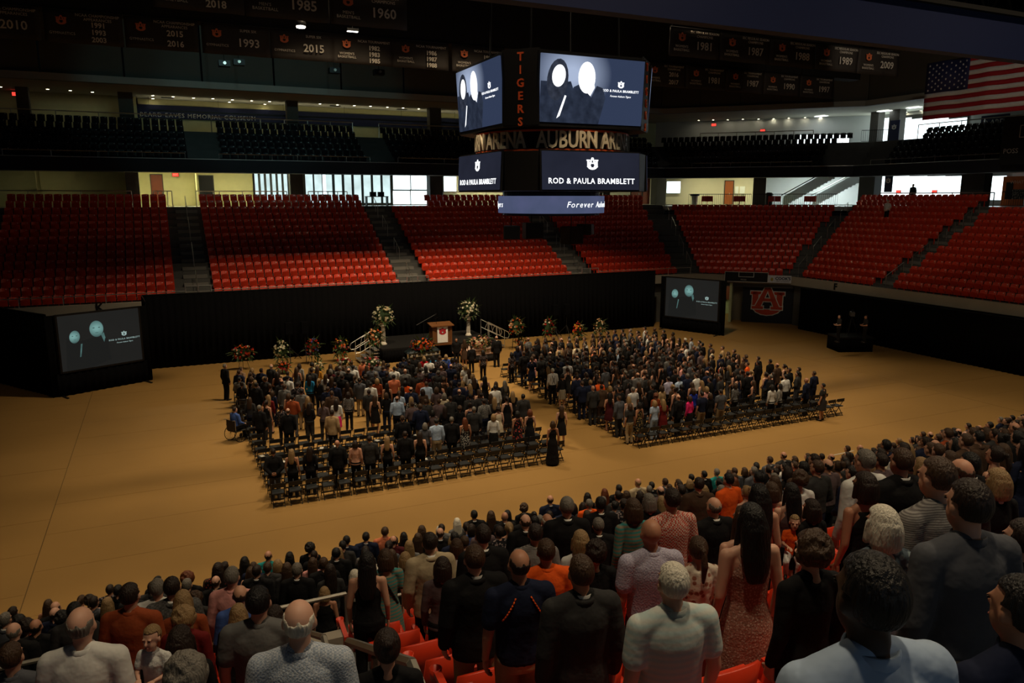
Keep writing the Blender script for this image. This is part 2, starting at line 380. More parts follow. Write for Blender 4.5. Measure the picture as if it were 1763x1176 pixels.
# lower concourse walls by pixel ---------------------------------------
def wall(name, seg, x0, x1, m, label, d=18.0, y0=295, y1=345, zt=12.0, zb=8.9):
    return struct(panel(name, seg, d, x0, y0, x1, y1, 0.2, m, z0=zb, z1=zt), label)
wall('wall_block_left', 'far', -60, 437, M_block, 'yellow painted block wall behind the far stand')
wall('wall_cream_mid', 'far', 764, 1120, M_cream, 'cream concourse wall behind the scoreboard')
wall('wall_corner', 'corner', 1120, 1308, M_cream, 'cream concourse wall at the corner of the hall')
wall('wall_stair', 'corner', 1308, 1480, M_white, 'white stair hall wall behind the corner', d=22.0, zt=17)
# added partitions that keep lamp light out of the left bay
for x in (60, 335): struct(panel('wall_baffle', 'far', 16.0, x, 295, x+6, 345, 2.0, M_block, z0=8.9, z1=12.0))
struct(panel('wall_baffle', 'far', 13.9, 226, 295, 232, 345, 4.1, M_block, z0=8.9, z1=12.0))
wn_n = [0]
def window(seg, x0, y0, x1, y1, d, label, nm=1, em=None, fm=None):
    wn_n[0] += 1
    w_ = struct(panel('window_%d' % wn_n[0], seg, d+0.06, x0, y0, x1, y1, 0.06, fm or M_col), label)
    for i in range(nm):
        a, b = x0 + (x1-x0)*i/nm, x0 + (x1-x0)*(i+1)/nm; g = (x1-x0)*0.012
        panel('pane', seg, d, a+g, y0+0.7, b-g, y1-0.7, 0.05, em or E_day, w_)
    return w_
window('far', 437, 296, 497, 345, 17.5, 'glazed entrance with hanging blinds beside the block wall', 6, E_dayd)
window('far', 525, 299, 556, 350, 17.5, 'glazed panel beside the dark column', 2, E_dayd)
window('far', 558, 300, 674, 350, 17.8, 'wide concourse glazing with thin vertical blinds', 7, E_dayd)
window('far', 555, 300, 562, 335, 17.4, 'narrow bright glass strip', 1)
window('far', 676, 300, 738, 327, 17.4, 'blown-out bright concourse window', 2)
window('far', 676, 328, 738, 352, 17.4, 'lower bright concourse window', 2)
window('far', 764, 303, 786, 330, 17.6, 'bright window beside the cream wall', 1)
window('corner', 1148, 312, 1171, 333, 17.6, 'small bright window in the cream corner wall', 1)
window('end', 1502, 303, 1656, 338, 17.5, 'long bright clerestory window above the red end stand', 5)
window('end', 1692, 303, 1728, 345, 17.5, 'bright window beside the orange mural', 1)
wall('wall_end', 'end', 1480, 1800, M_white, 'pale wall of the end concourse', d=18.2, y0=300, y1=340)
# upper level glazing
window('corner', 1368, 232, 1462, 253, 20.0, 'bright upper concourse window behind the black seats', 4)
window('end', 1440, 212, 1502, 262, 19.0, 'bright upper window beside the grey pillar', 2)
window('end', 1502, 205, 1660, 262, 19.0, 'broad bright upper window under the flag', 5)
# upper back wall: navy band, block wall beneath
struct(panel('wall_upper_left', 'far', 19.0, -80, 188, 238, 215, 0.2, M_block, z0=14.4, z1=17.2), 'upper concourse block wall')
struct(panel('wall_upper_mid', 'far', 20.0, 238, 188, 1130, 215, 0.2, M_block, z0=14.4, z1=17.2))
nb = struct(panel('trim_6', 'far', 19.8, 236, 188, 1100, 204, 0.15, M_navy, z0=15.75, z1=16.75), 'navy lettered band under the upper soffit')
struct(panel('wall_upper_corner', 'corner', 20.2, 1130, 200, 1500, 240, 0.2, M_white, z0=14.4, z1=17.2))
struct(panel('wall_upper_end', 'end', 19.2, 1440, 200, 1800, 240, 0.2, M_white, z0=14.4, z1=17.2))
p0, p1 = hit('far', 251, 195, 19.7), hit('far', 431, 203.5, 19.7)
lettering('BEARD EAVES MEMORIAL COLISEUM', 0.46, M_letter, frame(((p0[0]+p1[0])/2, 67.74, 15.98), (1,0,0)), nb, space=1.18)
lettering('STADIUM LOUNGE', 0.40, M_letter, frame((19.2, 67.74, 15.98), (1,0,0)), nb, space=1.15) if False else None
# doors
def door(seg, x0, y0, x1, d, m, label, n):
    dr = struct(panel('door_%d' % n, seg, d, x0, y0, x1, 345, 0.08, m, z0=8.94), label)
    fr = panel('door_frame', seg, d+0.05, x0-1.5, y0-1.5, x1+1.5, 345, 0.06, M_col, dr, z0=8.94)
    a = along(seg, hit(seg, x1-4, y0, d)); MB().obox(seg_pt(seg, a, d-0.05, 9.95), (0.05, 0.06, 0.18), seg_rz(seg)).obj('handle', M_steel, dr)
door('far', 259, 301, 282, 17.9, M_door, 'rust red door in the yellow block wall', 1)
door('far', 343, 303, 369, 17.9, M_black, 'black door in the yellow block wall', 2)
door('far', 1088, 306, 1104, 17.9, M_door, 'rust door just right of the hanging scoreboard', 3)
door('far', 1108, 306, 1124, 17.9, M_door, 'second rust door right of the hanging scoreboard', 4)
door('corner', 1249, 312, 1261, 17.9, mat('orange_wood_door', (0.35,0.10,0.03), 0.5), 'orange wooden door in the cream corner wall', 5)
# columns
cn = 0
for seg, x0, x1, zt, m in (('far',215,242,12.0,M_col),('far',499,523,12.0,M_col),('far',740,762,12.0,M_col),('far',1030,1050,12.0,M_col),('far',1131,1146,12.0,M_col),
        ('corner',1298,1317,12.0,M_col),('end',1480,1503,12.0,M_col),('end',1656,1691,12.0,M_col)):
    struct(panel('column', seg, 13.2, x0, 300, x1, 345, 0.9, m, z0=8.6, z1=zt), 'charcoal concourse column at the back of the red seats')
for seg, x0, x1 in (('far',205,233),('far',494,515),('far',740,760),('end',1500,1511),('end',1532,1547),('far',30,55)):
    struct(panel('column', seg, 16.4, x0, 190, x1, 220, 0.8, mat('taupe_column', (0.10,0.095,0.08), 0.7), z0=14.4, z1=17.2), 'taupe column of the upper concourse')
# ================================================================== LAMPS
# catwalk floodlights
for i, (x, y, z, pw, cone, bl, tilt) in enumerate(FLOODS):
    f = tag(empty('catwalk_floodlight', (x, y, z)), 'black floodlight under the roof, number %s of the rows over the floor' % ('one two three four five six seven eight nine ten eleven twelve thirteen fourteen fifteen sixteen'.split()[i]), 'floodlight', 'catwalk floodlights')
    MB().lathe([(0.30,-0.02),(0.30,0.25),(0.16,0.5),(0.06,0.55)], n=16).obj('housing', M_black, f, True)
    mb = MB(); mb.box(-0.36,-0.32,-0.03,0.03,0.1,0.8); mb.box(0.32,0.36,-0.03,0.03,0.1,0.8); mb.box(-0.36,0.36,-0.03,0.03,0.78,0.82); mb.tube((0,0,0.8),(0,0,3.4),0.03); mb.obj('yoke', M_black, f)
    MB().lathe([(0.27,-0.03),(0.27,-0.025)], n=16).obj('lens', emat('flood_lens_glow', (1,0.9,0.7), 6.0), f)
    ld = bpy.data.lights.new('flood_beam', 'SPOT'); ld.energy = FLOOD_W*pw; ld.color = FLOOD_COL; ld.spot_size = R(cone); ld.spot_blend = bl; ld.shadow_soft_size = 0.35
    lo = bpy.data.objects.new('flood_beam', ld); COL.objects.link(lo); lo.parent = f; lo.location = (0, 0, -0.08); lo.rotation_euler = (R(tilt), 0, 0)
# two bright house lamps seen between the banners
p = aty(518, 45, 36.0)
hl = tag(empty('house_lamp', p), 'glaring round house lamp hanging between the left banners', 'lamp')
MB().lathe([(0.20,0.0),(0.24,0.12),(0.10,0.40)]).obj('housing', M_black, hl, True); MB().lathe([(0.19,-0.06),(0.19,-0.01)]).obj('lens', emat('house_lamp_glow', (1,0.93,0.8), 40.0), hl)
MB().tube((0,0,0.4),(0,0,4.5),0.02).obj('hanger', M_black, hl)
p = aty(607, 54, 36.0)
hl = tag(empty('strip_lamp', p), 'flat rectangular ceiling lamp right of the glaring round lamp', 'lamp')
MB().box(-0.26,0.26,-0.1,0.1,0,0.12).obj('housing', M_black, hl); MB().box(-0.24,0.24,-0.09,0.09,-0.02,0.0).obj('diffuser', emat('strip_lamp_glow', (1,0.95,0.85), 5.0), hl); MB().tube((0,0,0.1),(0,0,4.5),0.015).obj('hanger', M_black, hl)
# downlights in the upper soffit (small lit discs in trim rings)
DL = [(1,149),(41,151),(82,153),(121,155.5),(159,158),(263,164),(298,166),(333,168),(366.5,169.5),(400,171.5),(433,173),(464,174.5),(551,178.5),(581,180),(610,181.5),(638,182.5),(667,184),(694,185.5),(721,187),(456,179),(263,169.5),(395,175.5),
      (1203,207),(1228,206),(1253,206),(1279,205),(1306,204.5),(1332,204),(1358,203),(1386,202),(1413,201.5),(1441,201),(1536,196),(1560,193),(1586,190),(1242,221),(1262,222),(1333,207)]
dring = MB().lathe([(0.13,0.0),(0.13,-0.03),(0.10,-0.03),(0.10,0.0)], n=12).mesh('ring', M_steel); ddisc = MB().lathe([(0.10,-0.025),(0.10,-0.02)], n=12).mesh('diffuser', E_down)
names = 'first second third fourth fifth sixth seventh eighth ninth tenth eleventh twelfth thirteenth fourteenth fifteenth sixteenth seventeenth eighteenth nineteenth twentieth'.split()
def ordinal(i): return names[i] if i < 20 else (('twenty-' if i < 29 else 'thirty-') + names[(i - 19) % 10 - 1] if (i+1) % 10 else ('thirtieth' if i == 29 else 'fortieth'))
for i, (x, y) in enumerate(sorted(DL)):
    p = atz(x, y, 17.19)
    d_ = tag(empty('downlight', p), 'small round downlight in the upper soffit, %s from the left' % ordinal(i), 'downlight', 'downlights in the upper soffit')
    link('ring', dring, d_); link('diffuser', ddisc, d_)
# ceiling vents
for i, (x, y) in enumerate(((288,168),(290,175),(370,178),(367,183),(446,182),(440,187),(577,182),(570,187.5),(611,189),(559,191),(599,194),(692,188),(677,193),(663,197.5),(1241,212),(1292,214),(1365,215),(1428,212))):
    p = atz(x, y, 17.19); v = tag(empty('ceiling_vent', p), 'flat grey air vent in the upper soffit, %s from the left' % ordinal(i), 'vent', 'vents in the upper soffit')
    MB().box(-0.45,0.45,-0.22,0.22,-0.02,0).obj('vent_frame', M_col, v)
    sl = MB().box(-0.4,0.4,-0.02,0.02,-0.035,-0.02).mesh('vent_slat', M_black)
    for q in range(4): link('vent_slat', sl, v, (0, -0.15+0.1*q, 0))
# concourse ceiling light panels (under the upper deck)
def cpanel(seg, a, d, z, lab, m=E_tube, w_=1.2, l_=0.3):
    o = tag(empty('concourse_light', seg_pt(seg, a, d, z), seg_rz(seg)), lab, 'ceiling light', 'concourse ceiling lights')
    MB().box(-w_/2-0.04,w_/2+0.04,-l_/2-0.04,l_/2+0.04,-0.05,0).obj('housing', M_white, o); MB().box(-w_/2,w_/2,-l_/2,l_/2,-0.07,-0.05).obj('diffuser', m, o)
for i, a in enumerate((0.2, 2.6, 5.4, 8.2, 24, 28, 33, 38)): cpanel('far', a, 14.6 if i < 4 else 16.0, 11.95, 'lit ceiling panel of the lower concourse, %s along the far side' % ordinal(i))
cpanel('far', -7.5, 15.0, 11.95, 'added dim ceiling panel at the far left of the lower concourse', emat('added_panel_glow', (1.0,0.92,0.55), 9.0))  # added faint fill lamp for the bay behind the partition
for i, a in enumerate((-9.0, -5.0, -1.5)): cpanel('corner', a, 15.5, 11.95, 'lit ceiling panel over the corner concourse, %s of three' % ordinal(i))
for i, a in enumerate((2.0, 3.8)): cpanel('corner', a, 18.0, 11.92, 'added bright ceiling panel of the stair hall, %s of two' % ordinal(i), emat('stair_fill_glow', (0.85,0.97,1.0), 24.0), 1.6, 1.6)  # added to brighten the white stair hall
for i, (x, y) in enumerate(((1523,190.5),(1574,184.5),(1414,199.5))):
    p = atz(x, y, 17.18); o = tag(empty('soffit_panel_light', p), 'bright flat panel light in the right soffit, %s of three' % ordinal(i), 'ceiling light', 'panel lights in the right soffit')
    MB().box(-0.1,0.1,-0.62,0.62,-0.04,0).obj('housing', M_white, o); MB().box(-0.28,0.28,-0.6,0.6,-0.05,-0.04).obj('diffuser', emat('soffit_panel_glow', (0.9,0.97,1), 5.0), o)
# ================================================================== SEATS
def seat_mesh(m, name):
    mb = MB(); n = 4                                        # faces -y locally; base on tread
    for (y0, z0, y1, z1, w0, w1, th, bow) in ((0.19,0.40,0.33,0.86,0.235,0.225,0.035,0.05), (0.14,0.40,0.03,0.70,0.215,0.21,0.05,-0.03)):
        vs = []
        for (yy, zz, ww) in ((y0,z0,w0),(y1,z1,w1)):
            for q in range(n+1):
                u = -1 + 2*q/n; top = 0.03*(1-u*u) if zz == z1 else 0
                vs.append((u*ww, yy - bow*(u*u) + 0, zz + top))
        for (x_, y_, z_) in list(vs): vs.append((x_, y_+th, z_))
        k = n+1; fs = []
        for q in range(n):
            fs += [(q,q+1,k+q+1,k+q),(2*k+q+1,2*k+q,3*k+q,3*k+q+1),(k+q,k+q+1,3*k+q+1,3*k+q),(q+1,q,2*k+q,2*k+q+1)]
        fs += [(0,k,3*k,2*k),(n,2*k+n,3*k+n,k+n)]
        mb.add(vs, fs)
    mb.box(-0.02,0.02,0.18,0.26,0,0.42)
    mb.add([(0.06,0.285,0.80),(0.13,0.275,0.80),(0.13,0.285,0.835),(0.06,0.295,0.835)], [(0,1,2,3)], 1)  # small pale patch near the top of the backrest
    return mb, mb.mesh(name, [m, M_patch])
smb, seat_me = seat_mesh(M_red, 'stadium_seat'); bmb, bseat_me = seat_mesh(M_bseat, 'black_stadium_seat')
def place(o_spots, me, mbsrc, mats, nm, lab, cat, grp, limit, stuff_label, stuff_name):
    o_spots.sort(key=lambda s: depth_of(s[0], s[1]))
    for (x, y, z, a, zone) in o_spots[:limit]:
        o = link(nm, me, loc=(x, y, z)); o.rotation_euler = (0, 0, a); tag(o, lab % zone, cat, grp + ' ' + zone)
    st = MB()
    for (x, y, z, a, zone) in o_spots[limit:]:
        c, s = math.cos(a), math.sin(a); n = len(st.v)
        st.v += [(x + p[0]*c - p[1]*s, y + p[0]*s + p[1]*c, z + p[2]) for p in mbsrc.v]; st.f += [tuple(i+n for i in f) for f in mbsrc.f]; st.mi += mbsrc.mi
    if st.v:
        o = st.obj(stuff_name, mats); tag(o, stuff_label, cat); o['kind'] = 'stuff'
AISLES = [(-10.7,-9.3),(1.1,2.5),(14.5,15.95),(27.7,29.1)]
def ringa(seg, d):                                          # along-range of a segment at offset d
    c = corner_pts(d); i = {'far':0,'corner':1,'end':2}[seg]
    return along(seg, c[i]), along(seg, c[i+1])
far_red = []; SP = 0.525
END_AISLE = [(-37.2,-35.9)]                                 # t runs towards -Y on the end side
for k in range(14):
    d = 0.1 + ROWD*k + 0.35; z = Z1 + RISE*k
    lo, hi = ringa('far', d)
    rad_end = 37.1 + 0.0*k
    x = -17.0
    while x < hi - 1.6 - 0.05*k:
        if not any(a-0.25 < x < b+0.25 for a, b in AISLES):
            hide_gap = (k >= 12 and 15.9 < x < 19.6)        # platform with low rail at the top of the middle section
            if not hide_gap: far_red.append((x, 48.0+d, z, 0.0, 'of the far stand' ))
        x += SP
    if k < 12:
        lo, hi = ringa('corner', d); a = lo + 0.75
        while a < hi - 0.75:
            p = seg_pt('corner', a, d, z); far_red.append((p[0], p[1], z, seg_rz('corner'), 'of the corner stand')); a += SP
    lo, hi = ringa('end', d); a = lo + 0.75
    while a < -13:
        yy = -a
        e = 29.9 + 0.42*0                                    # aisle through the end stand
        if not (34.7 < yy < 36.0):
            if not (k >= 12 and yy < 34.7): far_red.append((43.2+d, yy, z, seg_rz('end'), 'of the end stand'))
        a += SP
place(far_red, seat_me, smb, [M_red, M_patch], 'stadium_seat', 'orange-red folding plastic seat in the lower rows %s', 'seat', 'red seats', 110, 'rows of orange-red folding seats filling the bowl of stands', 'seat_rows')
up = []
for k, (d, z) in enumerate(UROW):
    lo, hi = ringa('far', d); x = -14.0
    while x < hi - 0.6:
        if not any(a-0.2 < x < b+0.2 for a, b in ((-0.4,0.0) if False else (-12,-10.6),(2.2,4.2),(15.2,17.0),(28.5,30.2))): up.append((x, 48+d-0.1, z, 0.0, 'on the far upper deck'))
        x += 0.55
    lo, hi = ringa('corner', d); a = lo + 1.0
    while a < hi - (3.0 if k < 5 else 1.8):
        p = seg_pt('corner', a, d-0.1, z); up.append((p[0], p[1], z, seg_rz('corner'), 'on the corner upper deck')); a += 0.55
    lo, hi = ringa('end', d); a = lo + (3.0 if k < 4 else 5.0)
    while a < -18:
        if not (34.6 < -a < 36.2): up.append((43.2+d-0.1, -a, z, seg_rz('end'), 'on the end upper deck'))
        a += 0.55
place(up, bseat_me, bmb, [M_bseat, M_patch], 'stadium_seat', 'black folding plastic seat %s', 'seat', 'black seats', 70, 'rows of black folding seats on the upper deck', 'upper_seat_rows')
# stair steps in the aisles (half steps) and handrails
def stair(seg, a0, a1, k0, k1, lab, slope=0.0):
    r = struct(MB().obox(seg_pt(seg, (a0+a1)/2, 0.15, Z1+0.02), (a1-a0, 0.3, 0.04), seg_rz(seg)).obj('aisle_stair', M_conc), lab)
    me = MB().box(-(a1-a0)/2, (a1-a0)/2, -0.2, 0.2, -0.2, 0).mesh('stair_step', M_conc)
    for k in range(k0, k1):
        p = seg_pt(seg, (a0+a1)/2, 0.1+ROWD*k+0.6, Z1+RISE*k+0.215); o = link('stair_step', me, r, p); o.rotation_euler = (0,0,seg_rz(seg))
for i, (a, b) in enumerate(AISLES): stair('far', a, b, 0, 13, 'concrete aisle stair through the far stand, %s from the left' % ordinal(i))
stair('end', -36.0, -34.7, 0, 13, 'concrete aisle stair climbing the end stand')
def rail(pts, r, lab, posts=None, m=M_steel, nm='handrail', grp=None):
    o = tag(empty(nm, pts[0]), lab, 'handrail', grp)
    q = [tuple(Vector(p) - Vector(pts[0])) for p in pts]
    MB().path(q, r).obj('rail', m, o)
    for (p, h) in (posts or []):
        b = Vector(p) - Vector(pts[0]); MB().tube(b, b + Vector((0,0,h)), r*0.9, n=6).obj('post', m, o)
    return o
def stair_rails(seg, a, k0s, n_, lab):
    for i, k in enumerate(k0s):
        P = lambda kk, h: seg_pt(seg, a, 0.1+ROWD*kk+0.35, Z1+RISE*kk+h)
        pts = [P(k, 0.0), P(k, 0.92), P(k+n_, 0.92), P(k+n_, 0.0)]
        rail(pts, 0.022, lab % ordinal(i), [(P(k+n_/2, 0), 0.92)], grp='aisle handrails')
for nme, a in (('leftmost', -10.0), ('second', 1.8), ('middle', 15.2), ('fourth', 28.4)): stair_rails('far', a, (0.6, 4.2, 7.8, 11.0), 1.6, 'steel handrail in the ' + nme + ' far aisle, %s from the bottom')
stair_rails('end', -35.35, (0.4, 3.4, 6.4, 9.4), 2.0, 'steel handrail in the end stand aisle, %s from the bottom')
c0 = corner_pts(0.4); c9 = corner_pts(9)
for j, (q0, q9, lab) in enumerate(((c0[1], c9[1], 'steel handrail in the left corner aisle, %s from the bottom'), (c0[2], c9[2], 'steel handrail in the right corner aisle, %s from the bottom'))):
    for i, f in enumerate((0.05, 0.33, 0.62, 0.9)):
        P = lambda g, h: (q0[0]+(q9[0]-q0[0])*g, q0[1]+(q9[1]-q0[1])*g, Z1 + RISE*(8.6/ROWD)*g + h)
        rail([P(f,0), P(f,0.95), P(f+0.16,0.95), P(f+0.16,0)], 0.022, lab % ordinal(i), grp='aisle handrails')
# front rails of the far stand
for i, (a, b) in enumerate(((-9.3, 1.1), (2.5, 14.5), (15.95, 27.7), (29.1, 37.5))):
    n = int((b-a)/2); rail([(a, 47.85, 4.22), (b, 47.85, 4.22)], 0.025, 'front rail of the far stand along red seat block %s' % ordinal(i), [((a+(b-a)*q/n, 47.85, 3.72), 0.5) for q in range(n+1)], M_alum, grp='front rails of the far stand')
for i, (a, b) in enumerate(AISLES): rail([(a, 47.8, 3.6), (a, 47.8, 4.5), (b, 47.8, 4.5), (b, 47.8, 3.6)], 0.025, 'gate rail at the foot of far aisle %s' % ordinal(i), [(((a+b)/2, 47.8, 3.6), 0.9)], M_alum, grp='gate rails')
# back rail of lower bowl (counter rail) and upper deck rail
for i, (a, b) in enumerate(((-14, -1.6), (-0.2, 1.0), (2.6, 9.0), (10.6, 13.6), (21.6, 37.0))):
    MBp = rail([(a, 60.3, 10.05), (b, 60.3, 10.05)], 0.035, 'drink rail behind the top red seats, %s from the left' % ordinal(i), [((a+(b-a)*q/4, 60.3, 8.94), 1.1) for q in range(5)], grp='drink rails')
for i, (a, b) in enumerate(((-34.0,-20.0), (-46.0,-36.2))):
    rail([seg_pt('end', a, 12.3, 9.95), seg_pt('end', b, 12.3, 9.95)], 0.045, 'drink rail behind the end stand, %s of two' % ordinal(i), [(seg_pt('end', a+(b-a)*q/6, 12.3, 8.94), 1.0) for q in range(7)], grp='drink rails')
for seg, a, b, lab in (('far', -14, 2.0, 'left far upper deck'), ('far', 4.2, 15.0, 'middle far upper deck'), ('far', 17.2, 40, 'right far upper deck'), ('corner', -8.9, 1.2, 'corner upper deck'), ('end', -45.5, -34.0, 'end upper deck')):
    rail([seg_pt(seg, a, 15.6, 15.62), seg_pt(seg, b, 15.6, 15.62)], 0.04, 'steel rail behind the black seats of the ' + lab, [(seg_pt(seg, a+(b-a)*q/6, 15.6, 14.4), 1.22) for q in range(7)], grp='upper deck rails')
    rail([seg_pt(seg, a, 10.3, 12.62), seg_pt(seg, b, 10.3, 12.62)], 0.02, 'front rail of the ' + lab, [(seg_pt(seg, a+(b-a)*q/6, 10.3, 12.2), 0.42) for q in range(7)], grp='upper front rails')
# platform guard rails with balusters at the corner
def guard(seg, a0, a1, d, z, lab, h=1.05, m=M_black):
    n = max(3, int(abs(a1-a0)/0.16)); A = seg_pt(seg, a0, d, z)
    o = tag(empty('guard_rail', A), lab, 'guard rail', 'baluster guard rails'); V = lambda a, zz: tuple(Vector(seg_pt(seg, a, d, zz)) - Vector(A))
    MB().tube(V(a0,z+h), V(a1,z+h), 0.025).obj('top_rail', m, o); MB().tube(V(a0,z+0.1), V(a1,z+0.1), 0.018).obj('bottom_rail', m, o)
    me = MB().tube((0,0,0.1),(0,0,h),0.011,n=4).mesh('baluster', m)
    for q in range(n+1): link('baluster', me, o, V(a0+(a1-a0)*q/n, z))
    return o
guard('corner', -9.0, -3.6, 9.9, 8.84, 'black baluster guard rail at the left of the corner platform')
guard('corner', -3.4, 3.4, 9.9, 8.84, 'black baluster guard rail in front of the stair hall')
guard('end', -34.5, -25.0, 10.6, 8.94, 'black baluster guard rail before the orange mural')
guard('corner', 5.2, 7.4, 15.0, 14.4, 'small baluster guard rail beside the grey upper pillar')
# loose red chairs on the corner platform
lc = MB(); lc.box(-0.26,0.26,-0.05,0.0,0.4,0.88); lc.box(-0.26,0.26,-0.45,0.0,0.40,0.46)
for x_ in (-0.23,0.23):
    for y_ in (-0.42,-0.03): lc.tube((x_,y_,0),(x_,y_,0.4),0.015,n=4)
lme = lc.mesh('platform_chair', M_red)
for i, x in enumerate((1213, 1222, 1268, 1278, 1328, 1339, 1390, 1400)):
    p = hit('corner', x, 340, 11.0); o = link('platform_chair', lme, loc=(p[0], p[1], 8.84)); o.rotation_euler = (0,0,seg_rz('corner')+math.pi); tag(o, 'red platform chair behind the corner guard rail, %s from the left' % ordinal(i), 'chair', 'red chairs on the corner platform')
# stair / escalators in the stair hall
for i, (a0, a1, w_, lab) in enumerate(((-1.0, 3.4, 1.1, 'glass sided escalator climbing to the right in the stair hall'), (1.6, 6.2, 1.3, 'white railed stair beside the escalator in the stair hall'))):
    e = tag(empty('escalator' if i == 0 else 'staircase', seg_pt('corner', a0, 15.0+1.8*i, 8.84), seg_rz('corner')), lab, 'escalator' if i == 0 else 'staircase'); L = a1-a0; H_ = 2.7
    st = MB().box(-0.15,0.15,-w_/2,w_/2,-0.2,0).mesh('step', M_concd); n = 15
    for q in range(n): link('step', st, e, (L*q/n, 0, 0.1+H_*q/n))
    for s_ in (-1,1):
        M_gl = mat('stair_glass', (0.75,0.9,0.88), 0.1, 0.0, noise=0.02, spec=0.6) if i == 0 else M_white
        mb = MB(); mb.add([(0,s_*w_/2,-0.1),(L,s_*w_/2,H_-0.1),(L,s_*w_/2,H_+0.85),(0,s_*w_/2,0.85),(0,s_*(w_/2+0.05),-0.1),(L,s_*(w_/2+0.05),H_-0.1),(L,s_*(w_/2+0.05),H_+0.85),(0,s_*(w_/2+0.05),0.85)], [(0,1,2,3),(7,6,5,4),(3,2,6,7),(0,4,5,1),(0,3,7,4),(1,5,6,2)])
        mb.obj('balustrade', M_gl, e); MB().tube((-0.2,s_*(w_/2+0.02),0.95),(L,s_*(w_/2+0.02),H_+0.95),0.04).obj('handrail', M_black if i == 0 else M_steel, e)
# exit signs
for i, (seg, x, y, d, zz) in enumerate((('far',302,301,17.8,None),('far',27,162,18.8,None),('corner',1229,215,19,None),('corner',1313,225,19,None),('end',1466,209,18,None),('end',1547,330,17.3,None),('end',1609,330,17.3,None))):
    p = hit(seg, x, y, d); o = tag(empty('exit_sign', p, seg_rz(seg)), 'red lit exit sign, %s of seven around the concourses' % ordinal(i), 'exit sign', 'exit signs')
    MB().box(-0.24,0.24,-0.04,0.04,-0.14,0.14).obj('case', M_black, o); MB().box(-0.22,0.22,-0.05,-0.04,-0.12,0.12).obj('face', E_exit, o)
    lettering('EXIT', 0.16, mat('exit_letter', (0.9,0.8,0.75), 0.5), frame((0,-0.055,0), (1,0,0)), o)
# orange mural at the right end
p0, p1 = hit('end', 1728, 305, 16.8), hit('end', 1800, 350, 16.8)
mu = panel('wall_mural', 'end', 16.8, 1728, 304, 1800, 350, 0.1, mat('orange_mural_print', (0.75,0.16,0.03), 0.5, noise=0.35, scale=1.5), z0=8.95); tag(mu, 'orange printed wall mural at the right edge of the concourse', 'mural')
panel('printed_figure', 'end', 16.75, 1733, 314, 1741, 343, 0.04, mat('mural_dark_print', (0.02,0.012,0.01), 0.6), mu)
panel('printed_crowd', 'end', 16.75, 1742, 326, 1775, 343, 0.04, mat('mural_crowd_print', (0.5,0.4,0.28), 0.6, kind='floral', col2=(0.03,0.02,0.02), scale=14), mu)
lettering('WHAT WE', 0.34, mat('mural_letter', (0.9,0.55,0.35), 0.6), T(Vector((0,0,0))) @ seg_frame('end', along('end', hit('end',1757,319,16.7)), 16.72, 10.75), mu)
# hanging banners on pillars
def pillar_banner(seg, x0, y0, x1, y1, d, lab):
    b = tag(panel('pillar_banner', seg, d, x0, y0, x1, y1, 0.04, M_navy), lab, 'banner')
    c = hit(seg, (x0+x1)/2, y0+(y1-y0)*0.28, d); link('emblem', emblem(0.22, 0.02, M_letter), b, M=seg_frame(seg, along(seg,c), d-0.01, c[2]))
pillar_banner('end', 1524, 303, 1535, 331, 13.0, 'navy banner hanging on the bright end concourse')
pillar_banner('end', 1533, 208, 1546, 246, 16.2, 'navy banner on the upper concourse pillar')
# framed notices and bins in the corner
for i, (x0, x1) in enumerate(((1266,1271),(1274,1282))): tag(panel('framed_notice', 'corner', 17.6, x0, 321, x1, 333, 0.05, M_white), 'white framed notice beside the orange door, %s of two' % ordinal(i), 'notice', 'framed notices')
p = hit('corner', 1196, 340, 11.5); o = tag(empty('trash_bin', (p[0], p[1], 8.84)), 'round bin with blue lid on the corner platform', 'bin'); MB().lathe([(0.25,0),(0.28,0.9)]).obj('body', M_white, o, True); MB().lathe([(0.42,0.9),(0.42,1.02),(0.36,1.05)]).obj('lid', M_navy, o)
p = hit('corner', 1324, 340, 12.0); o = tag(empty('trash_bin', (p[0], p[1], 8.84)), 'black bin at the left of the stair hall', 'bin'); MB().lathe([(0.3,0),(0.32,1.1),(0.2,1.2)]).obj('body', M_black, o, True); MB().lathe([(0.34,1.0),(0.34,1.06)]).obj('rim', M_black, o)
# control desk on the middle platform
p = aty(650, 350, 60.6); o = tag(empty('media_desk', (p[0], 60.8, 8.94)), 'dark media desk on the platform at the top of the far aisle', 'desk'); MB().box(-0.9,0.9,-0.3,0.3,0.7,0.76).obj('top', M_black, o)
for s_ in (-0.85,0.85): MB().box(s_-0.03,s_+0.03,-0.28,0.28,0,0.7).obj('leg', M_black, o)
for i, s_ in enumerate((-0.3,0.35)): MB().box(s_-0.25,s_+0.25,-0.1,0.1,0.76,1.1).obj('monitor', M_black, o)
# ================================================================== SCOREBOARD
SBX, SBY, HF = 15.55, 29.6, 3.4
sb = tag(empty('scoreboard', (SBX, SBY, 9.0)), 'four-sided hanging video scoreboard with lettered ring above the arena floor', 'scoreboard')
def oct_ring(mb, w_, ch, z0, z1, m=0):
    pts = [(-w_,-ch),(-ch,-w_),(ch,-w_),(w_,-ch),(w_,ch),(ch,w_),(-ch,w_),(-w_,ch)]
    n = 8; return mb.add([(x,y,z0) for x,y in pts]+[(x,y,z1) for x,y in pts], [tuple(range(n-1,-1,-1)),tuple(range(n,16))]+[(i,(i+1)%n,n+(i+1)%n,n+i) for i in range(n)], m)
mb = MB(); oct_ring(mb, 3.3, 2.3, 3.25, 6.0); mb.lathe([(2.1,-0.15),(2.1,0.9)], n=32); oct_ring(mb, 3.25, 2.3, 0.85, 2.35); mb.lathe([(2.95,2.35),(2.95,3.3)], n=40)
mb.obj('frame', M_black, sb)
